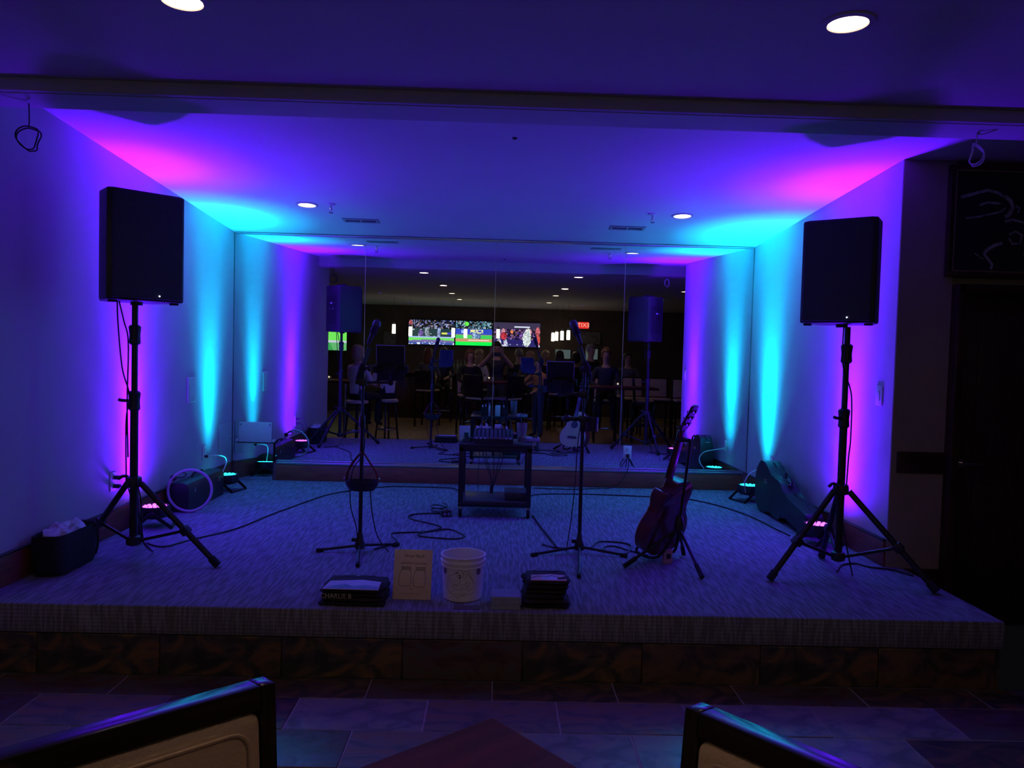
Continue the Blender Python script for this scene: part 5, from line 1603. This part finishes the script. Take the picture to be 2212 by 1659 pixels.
def television(x0, x1, z0, z1, y, fn, label, rz=0, centre=None):
    W, H = x1-x0, z1-z0
    t = thing('television', label, 'television', centre or ((x0+x1)/2, y, (z0+z1)/2), rz, group='televisions above the bar')
    MB().box((0, -0.03, 0), (W+0.012, 0.05, H+0.012), 0.004).build('bezel', BLACK, t)
    nx, ny = 72, 40
    me = bpy.data.meshes.new('screen')
    # the room looks at the screen from +y; mirrored in the photo, so u follows +x
    vts = [((i/nx-0.5)*W*0.985, -0.0035, (j/ny-0.5)*H*0.975) for j in range(ny+1) for i in range(nx+1)]
    fcs = [(j*(nx+1)+i, (j+1)*(nx+1)+i, (j+1)*(nx+1)+i+1, j*(nx+1)+i+1) for j in range(ny) for i in range(nx)]
    me.from_pydata(vts, [], fcs)
    ca = me.color_attributes.new('picture', 'FLOAT_COLOR', 'CORNER')
    li = 0
    for j in range(ny):
        for i in range(nx):
            c = fn((i+0.5)/nx, (j+0.5)/ny)
            for k in range(4):
                ca.data[li].color = (c[0], c[1], c[2], 1)
                li += 1
    if 'screen' not in MATS:
        MATS['screen'] = attr_mat('television picture', SCREEN, 0.3)
    me.materials.append(MATS['screen'])
    o = bpy.data.objects.new('screen', me)
    COL.objects.link(o)
    o.parent = t
    MB().box((0, -0.075, 0), (0.3, 0.05, 0.25), 0.004).build('wall_mount', BLACKM, t)
    return t
TVY = -12.55
television(-2.255, -1.068, 1.433, 2.076, TVY, tv_a, 'left television over the bar showing a ball game, seen in the mirror')
television(-1.048, -0.094, 1.435, 2.075, TVY, tv_b, 'middle television over the bar with bright green field, seen in the mirror')
television(-0.074, 1.145, 1.432, 2.065, TVY, tv_c, 'right television over the bar with red and white players, seen in the mirror')
def tv_d(u, v):
    if v < 0.35:
        return (0.03, 0.28, 0.06) if (u+v*0.4) < 0.5 else (0.10, 0.36, 0.12)
    if v < 0.45:
        return (0.45, 0.45, 0.55)
    if v < 0.85:
        return (0.14, 0.62, 0.08)
    return (0.45, 0.42, 0.55)
television(0, 0.95, 0, 0.56, 0, tv_d, 'television with green field on the side wall, seen in the mirror', math.radians(-58), (-4.05, -12.0, 1.50))

GLOW = emit('lit frosted glass', (1.0, 0.86, 0.62), PENDANT)
def pendant(x, y, z0, label, grp):
    t = thing('pendant_lamp', label, 'lamp', (x, y, z0), group=grp)
    MB().lathe([(0.037, 0.0), (0.037, 0.20), (0.025, 0.205)], seg=20).build('glass_shade', GLOW, t)
    MB().lathe([(0.034, 0.212), (0.030, 0.25), (0.008, 0.262)], seg=18).build('fitting', STEEL, t)
    MB().cyl((0, 0, 0.255), (0, 0, 2.434-z0), 0.003, seg=6).build('cord', CABLE, t)
pendant(-2.30, -10.1, 1.64, 'lit glass pendant lamp hanging alone left of the televisions', 'pendant lamps')
for x, y, l in [(-1.95, -10.3, 'lit pendant lamp in front of the left television edge'), (-0.98, -10.4, 'lit pendant lamp between the left and middle televisions'), (-0.72, -10.9, 'lit pendant lamp in front of the middle television'), (0.05, -10.4, 'lit pendant lamp in front of the right television')]:
    pendant(x, y, 1.60, l, 'pendant lamps over the bar')
for k, (x, y) in enumerate([(1.43, -12.0), (1.46, -11.2), (1.53, -10.5), (1.62, -9.9)]):
    pendant(x, y, 1.60, ['farthest', 'third nearest', 'second nearest', 'nearest'][k] + ' pendant lamp in the cluster right of the televisions', 'pendant lamps right of the televisions')
t = thing('exit_sign', 'red lit exit sign on the rear wall, seen in the mirror', 'sign', (2.26, -12.64, 2.04), PI)
MB().box((0, 0, 0), (0.30, 0.05, 0.19), 0.006).build('housing', BLACK, t)
MB().box((0, -0.0255, 0), (0.28, 0.002, 0.17)).build('face', emit('red sign face', (1.0, 0.03, 0.02), 0.9), t)
MB().text('EXIT', 0.15, (0, 0), lambda u, v: (u, -0.0275, v)).build('lettering', emit('pale red letters', (1.0, 0.35, 0.25), 1.6), t, smooth=False)
# posters and menu boards on the rear wall
for x, z, w_, h_, l in [(1.75, 1.28, 0.42, 0.26, 'pale menu board under the pendant cluster'), (2.50, 1.30, 0.34, 0.30, 'pale lit board behind the standing man'), (2.45, 1.72, 0.55, 0.34, 'dim framed print below the exit sign'), (-2.75, 1.55, 0.34, 0.42, 'dim framed print behind the single pendant lamp')]:
    t = thing('wall_board', l + ', seen in the mirror', 'board', (x, -12.66, z), PI)
    MB().box((0, 0, 0), (w_, 0.03, h_), 0.004).build('board_frame', WOOD, t)
    bright = 'pale' in l
    MB().box((0, -0.016, 0), (w_-0.03, 0.003, h_-0.03)).build('board_face', emit('dim lit board', (0.55, 0.75, 0.75), 0.12) if bright else mat('dim print', (0.12, 0.10, 0.10), 0.6, var=0.6, scale=9), t)

# ------------------------------------------------------------------ people (all seen in the mirror)
def person(loc, rz, label, top, bottom, hair, pose='stand', arms='down', hairlen='short', h=1.72, seat=0.76, skin=SKIN, pattern=None):
    k = h/1.72
    J = {}
    E = []
    def add(n, p, r, par=None, m_=0):
        J[n] = (Vector(p)*k, (r if isinstance(r, tuple) else (r, r)), m_)
        if par:
            E.append((par, n))
    if pose == 'stand':
        hz = 0.93
    else:
        hz = (seat+0.10)/k
    dz = hz-0.93
    add('pelvis', (0, 0.0, 0.97+dz), (0.15, 0.11), None, 1)
    add('waist', (0, -0.005, 1.09+dz), (0.135, 0.10), 'pelvis', 0)
    add('chest', (0, -0.005, 1.27+dz), (0.165, 0.115), 'waist', 0)
    add('collar', (0, 0.0, 1.42+dz), (0.085, 0.07), 'chest', 0)
    add('neck', (0, -0.008, 1.48+dz), 0.052, 'collar', 2)
    add('jaw', (0, -0.028, 1.555+dz), (0.064, 0.074), 'neck', 2)
    add('face', (0, -0.022, 1.625+dz), (0.076, 0.094), 'jaw', 2)
    add('crown', (0, -0.008, 1.695+dz), (0.062, 0.078), 'face', 2)
    for s, n in ((-1, 'l'), (1, 'r')):
        add('sh'+n, (s*0.17, 0.0, 1.395+dz), 0.062, 'chest', 0)
        if arms == 'down':
            pts = [(s*0.225, 0.02, 1.12+dz), (s*0.215, -0.06, 0.90+dz)]
        elif arms == 'phone':
            pts = [(s*0.30, -0.12, 1.28+dz), (s*0.085, -0.315, 1.545+dz)]
        elif arms == 'table':
            pts = [(s*0.235, -0.08, 1.14+dz), (s*0.12, -0.30, 1.09+dz)]
        elif arms == 'reach':
            pts = [(s*0.24, -0.05, 1.13+dz), (s*0.22, -0.28, 1.05+dz)] if s < 0 else [(0.30, -0.16, 1.22+dz), (0.36, -0.40, 1.16+dz)]
        else:
            pts = [(s*0.235, -0.06, 1.13+dz), (s*0.10, -0.24, 1.18+dz)]
        add('el'+n, pts[0], 0.044, 'sh'+n, 0)
        add('wr'+n, pts[1], 0.029, 'el'+n, 2 if arms in ('phone', 'reach') else 0)
        w0, e0 = Vector(pts[1]), Vector(pts[0])
        d = (w0-e0).normalized()
        if arms == 'phone':
            d = (Vector((0, -0.35, 1.0))).normalized()
        side = d.cross(Vector((0, 0, 1)))
        if side.length < 0.2:
            side = Vector((0, 1, 0))
        side.normalize()
        nrm = side.cross(d).normalized()
        pm = w0+d*0.055
        add('pa'+n, pm, (0.034, 0.020), 'wr'+n, 2)
        for q in range(4):
            b0 = w0+d*0.088+side*(q-1.5)*0.019
            ln = (0.062, 0.074, 0.070, 0.055)[q]
            m1 = b0+d*ln*0.5-nrm*0.006
            m2 = b0+d*ln*0.85-nrm*0.028
            add('fa%s%d' % (n, q), b0, 0.0095, 'pa'+n, 2)
            add('fb%s%d' % (n, q), m1, 0.0085, 'fa%s%d' % (n, q), 2)
            add('fc%s%d' % (n, q), m2, 0.007, 'fb%s%d' % (n, q), 2)
        tb0 = w0+d*0.03-side*s*0.036
        add('ta'+n, tb0, 0.010, 'wr'+n, 2)
        add('tb'+n, tb0+d*0.035-side*s*0.012-nrm*0.01, 0.0085, 'ta'+n, 2)
        add('hip'+n, (s*0.092, 0.0, 0.90+dz), 0.092, 'pelvis', 1)
        if pose == 'stand':
            add('kn'+n, (s*0.10, -0.02, 0.50), 0.062, 'hip'+n, 1)
            add('an'+n, (s*0.105, 0.015, 0.085), 0.043, 'kn'+n, 1)
            add('to'+n, (s*0.125, -0.14, 0.040), 0.036, 'an'+n, 3)
        else:
            sz_ = seat/k
            add('kn'+n, (s*0.12, -0.42, sz_+0.075), 0.066, 'hip'+n, 1)
            add('an'+n, (s*0.115, -0.36, sz_-0.36), 0.044, 'kn'+n, 1)
            add('to'+n, (s*0.125, -0.50, sz_-0.42), 0.036, 'an'+n, 3)
    bm = bmesh.new()
    sk = bm.verts.layers.skin.verify()
    V = {}
    for n, (p, r, m_) in J.items():
        v = bm.verts.new(p)
        v[sk].radius = (r[0]*k, r[1]*k)
        v[sk].use_root = n == 'pelvis'
        V[n] = v
    for a, b_ in E:
        bm.edges.new((V[a], V[b_]))
    me = bpy.data.meshes.new('tmp')
    bm.to_mesh(me)
    bm.free()
    ob = bpy.data.objects.new('tmp', me)
    COL.objects.link(ob)
    sm_ = ob.modifiers.new('skin', 'SKIN')
    sm_.use_smooth_shade = True
    sb_ = ob.modifiers.new('sub', 'SUBSURF')
    sb_.levels = 1
    sb_.render_levels = 1
    dg = bpy.context.evaluated_depsgraph_get()
    body = bpy.data.meshes.new_from_object(ob.evaluated_get(dg))
    bpy.data.objects.remove(ob)
    SHOE = mat('dark shoe leather', (0.02, 0.018, 0.018), 0.5)
    body.materials.clear()
    for q in (top, bottom, skin, SHOE):
        body.materials.append(q)
    segs = [(J[a][0], J[b_][0], J[b_][2] if not (b_.startswith('hip')) else 1) for a, b_ in E]
    for p in body.polygons:
        c = p.center
        best, bi = 9, 0
        for a, b_, m_ in segs:
            ab = b_-a
            tt = max(0, min(1, (c-a).dot(ab)/max(ab.length_squared, 1e-9)))
            dd = (a+ab*tt-c).length
            if dd < best:
                best, bi = dd, m_
        p.material_index = bi
        p.use_smooth = True
    t = thing('person', label, 'person', loc, rz)
    body.name = 'body'
    bo = bpy.data.objects.new('body', body)
    COL.objects.link(bo)
    bo.parent = t
    hc = J['face'][0]
    hb = MB()
    hm = Matrix.Identity(4)
    hb.ball(hc+Vector((0, 0.022, 0.040))*k, (0.090*k, 0.106*k, 0.098*k), 24, 16)
    if hairlen == 'long':
        hb.ball(hc+Vector((0, 0.050, -0.10))*k, (0.105*k, 0.070*k, 0.19*k), 20, 14)
    elif hairlen == 'bob':
        hb.ball(hc+Vector((0, 0.036, -0.035))*k, (0.104*k, 0.088*k, 0.115*k), 20, 14)
    for v in hb.bm.verts:
        n_ = noise.noise(v.co*14+Vector(loc))
        v.co += (v.co-hc).normalized()*0.012*n_
        # keep the face free
        if v.co.y < hc.y-0.035*k and v.co.z < hc.z+0.055*k:
            v.co.y = max(v.co.y, hc.y-0.035*k)
    hb.build('hair', hair, t, angle=80)
    fb = MB()
    for s in (-1, 1):
        fb.ball(hc+Vector((s*0.031, -0.088, 0.0))*k, (0.011*k, 0.008*k, 0.007*k), 8, 6)
    fb.build('eyes', INK, t)
    MB().tube([hc+Vector((0, -0.093, 0.012))*k, hc+Vector((0, -0.106, -0.018))*k, hc+Vector((0, -0.096, -0.030))*k], 0.011*k, 6).build('nose', skin, t)
    MB().tube([hc+Vector((-0.024, -0.086, -0.058))*k, hc+Vector((0, -0.094, -0.062))*k, hc+Vector((0.024, -0.086, -0.058))*k], 0.005*k, 6).build('mouth', mat('lips', (0.28, 0.10, 0.09), 0.5), t)
    for s in (-1, 1):
        MB().ball(hc+Vector((s*0.083, 0.008, -0.012))*k, (0.010*k, 0.020*k, 0.030*k), 8, 8).build('ear', skin, t)
    return t, J

HB = mat('dark brown hair', (0.03, 0.018, 0.012), 0.5, var=0.4, scale=60)
HL = mat('blond hair', (0.42, 0.28, 0.14), 0.5, var=0.3, scale=60)
HR = mat('auburn hair', (0.16, 0.06, 0.03), 0.5, var=0.3, scale=60)
HG = mat('grey hair', (0.28, 0.27, 0.26), 0.55, var=0.3, scale=60)
TBLK = mat('black top', (0.014, 0.014, 0.017), 0.85)
TPLD = mat('dark checked shirt', (0.035, 0.03, 0.04), 0.85, var=0.7, scale=22)
TPALE = mat('pale cotton shirt', (0.74, 0.66, 0.68), 0.85, var=0.06)
TPEACH = mat('pale peach shirt', (0.72, 0.58, 0.52), 0.85, var=0.06)
TTAN = mat('tan orange shirt', (0.42, 0.20, 0.07), 0.85, var=0.08)
TNAVY = mat('navy jacket', (0.02, 0.025, 0.05), 0.8)
TGREY = mat('grey jumper', (0.12, 0.115, 0.12), 0.9)
JEAN = mat('blue denim', (0.04, 0.06, 0.13), 0.9, var=0.2, scale=80)
DKT = mat('dark trousers', (0.016, 0.016, 0.02), 0.9)
# photographer behind the camera, holding the phone
pg, PJ = person((0.03, -7.50, FZ), PI, 'person in a dark checked shirt photographing the stage, seen in the mirror', TPLD, JEAN, HB, 'stand', 'phone', 'short', 1.78)
ph = thing('phone', 'dark phone held up by the person photographing, seen in the mirror', 'phone', (0.027, -7.172, 1.228))
MB().box((0, 0, 0), (0.150, 0.008, 0.074), 0.006).build('phone_body', BLACK, ph)
MB().box((-0.055, 0.0045, 0.018), (0.028, 0.002, 0.028), 0.004).build('lens_block', BLACKM, ph)
folk = [
 ((-0.48, -7.46, 0), PI-0.25, 'smiling woman in a black top seated left of the photographer', TBLK, DKT, HR, 'sit', 'table', 'bob', 1.66),
 ((0.84, -7.25, 0), PI+0.9, 'person in a tan shirt and jeans reaching to the table', TTAN, JEAN, HB, 'stand', 'reach', 'short', 1.50),
 ((-2.22, -5.25, 0), 0.55, 'blond person in a peach shirt with their back to the stage', TPEACH, DKT, HL, 'sit', 'table', 'bob', 1.68),
 ((-1.80, -5.75, 0), -0.75, 'person in a pale shirt seated beside the aisle', TPALE, DKT, HB, 'sit', 'table', 'short', 1.74),
 ((-1.42, -9.05, 0), 0.3, 'long haired person in grey at the bar', TGREY, DKT, HR, 'sit', 'table', 'long', 1.70),
 ((-1.18, -10.3, 0), PI, 'person facing the stage behind the long haired guest', TNAVY, DKT, HB, 'sit', 'table', 'short', 1.76),
 ((-0.36, -9.9, 0), 0.9, 'blond person with long hair in front of the bar', TPALE, DKT, HL, 'sit', 'table', 'long', 1.70),
 ((0.52, -9.75, 0), 0.1, 'grey haired person in navy before the bar', TNAVY, DKT, HG, 'sit', 'table', 'short', 1.78),
 ((0.72, -8.6, 0), PI+0.3, 'blond guest right of the navy jacket', TGREY, DKT, HL, 'sit', 'table', 'bob', 1.66),
 ((1.12, -9.9, 0), PI-0.2, 'guest facing the stage under the pendant cluster', TBLK, DKT, HL, 'sit', 'table', 'short', 1.74),
 ((1.36, -8.9, 0), 0.2, 'dark haired guest with long hair under the pendant cluster', TBLK, DKT, HB, 'sit', 'table', 'long', 1.72),
 ((1.78, -9.7, 0), -0.3, 'guest in black right of the pendant cluster', TBLK, DKT, HB, 'sit', 'table', 'bob', 1.70),
 ((1.95, -8.45, 0), PI-0.5, 'bearded man in a dark jacket standing near the exit sign', TBLK, DKT, HG, 'stand', 'fold', 'short', 1.80),
 ((2.05, -6.85, 0), PI+0.1, 'broad auburn haired person at the right table', TNAVY, DKT, HR, 'sit', 'table', 'short', 1.86),
 ((2.75, -8.6, 0), PI, 'guest in grey seated behind the table right of the aisle', TGREY, DKT, HB, 'sit', 'table', 'short', 1.74),
]
for loc, rz, lab, top, bot, hair, pose, arms, hl, hh in folk:
    person((loc[0], loc[1], FZ), rz, lab + ', seen in the mirror', top, bot, hair, pose, arms, hl, hh)
    if 'peach shirt' in lab or 'pale shirt seated' in lab:
        bar_stool((loc[0], loc[1]+0.0, FZ), rz, 'backless bar stool under ' + ' '.join(lab.split()[:9]))
    elif pose == 'sit':
        c_ = Vector((loc[0], loc[1], FZ))+Vector((-math.sin(rz), math.cos(rz), 0))*0.17
        bar_chair(c_, rz, 'bar chair under ' + ' '.join(lab.split()[:11]), 'bar room chairs', False)
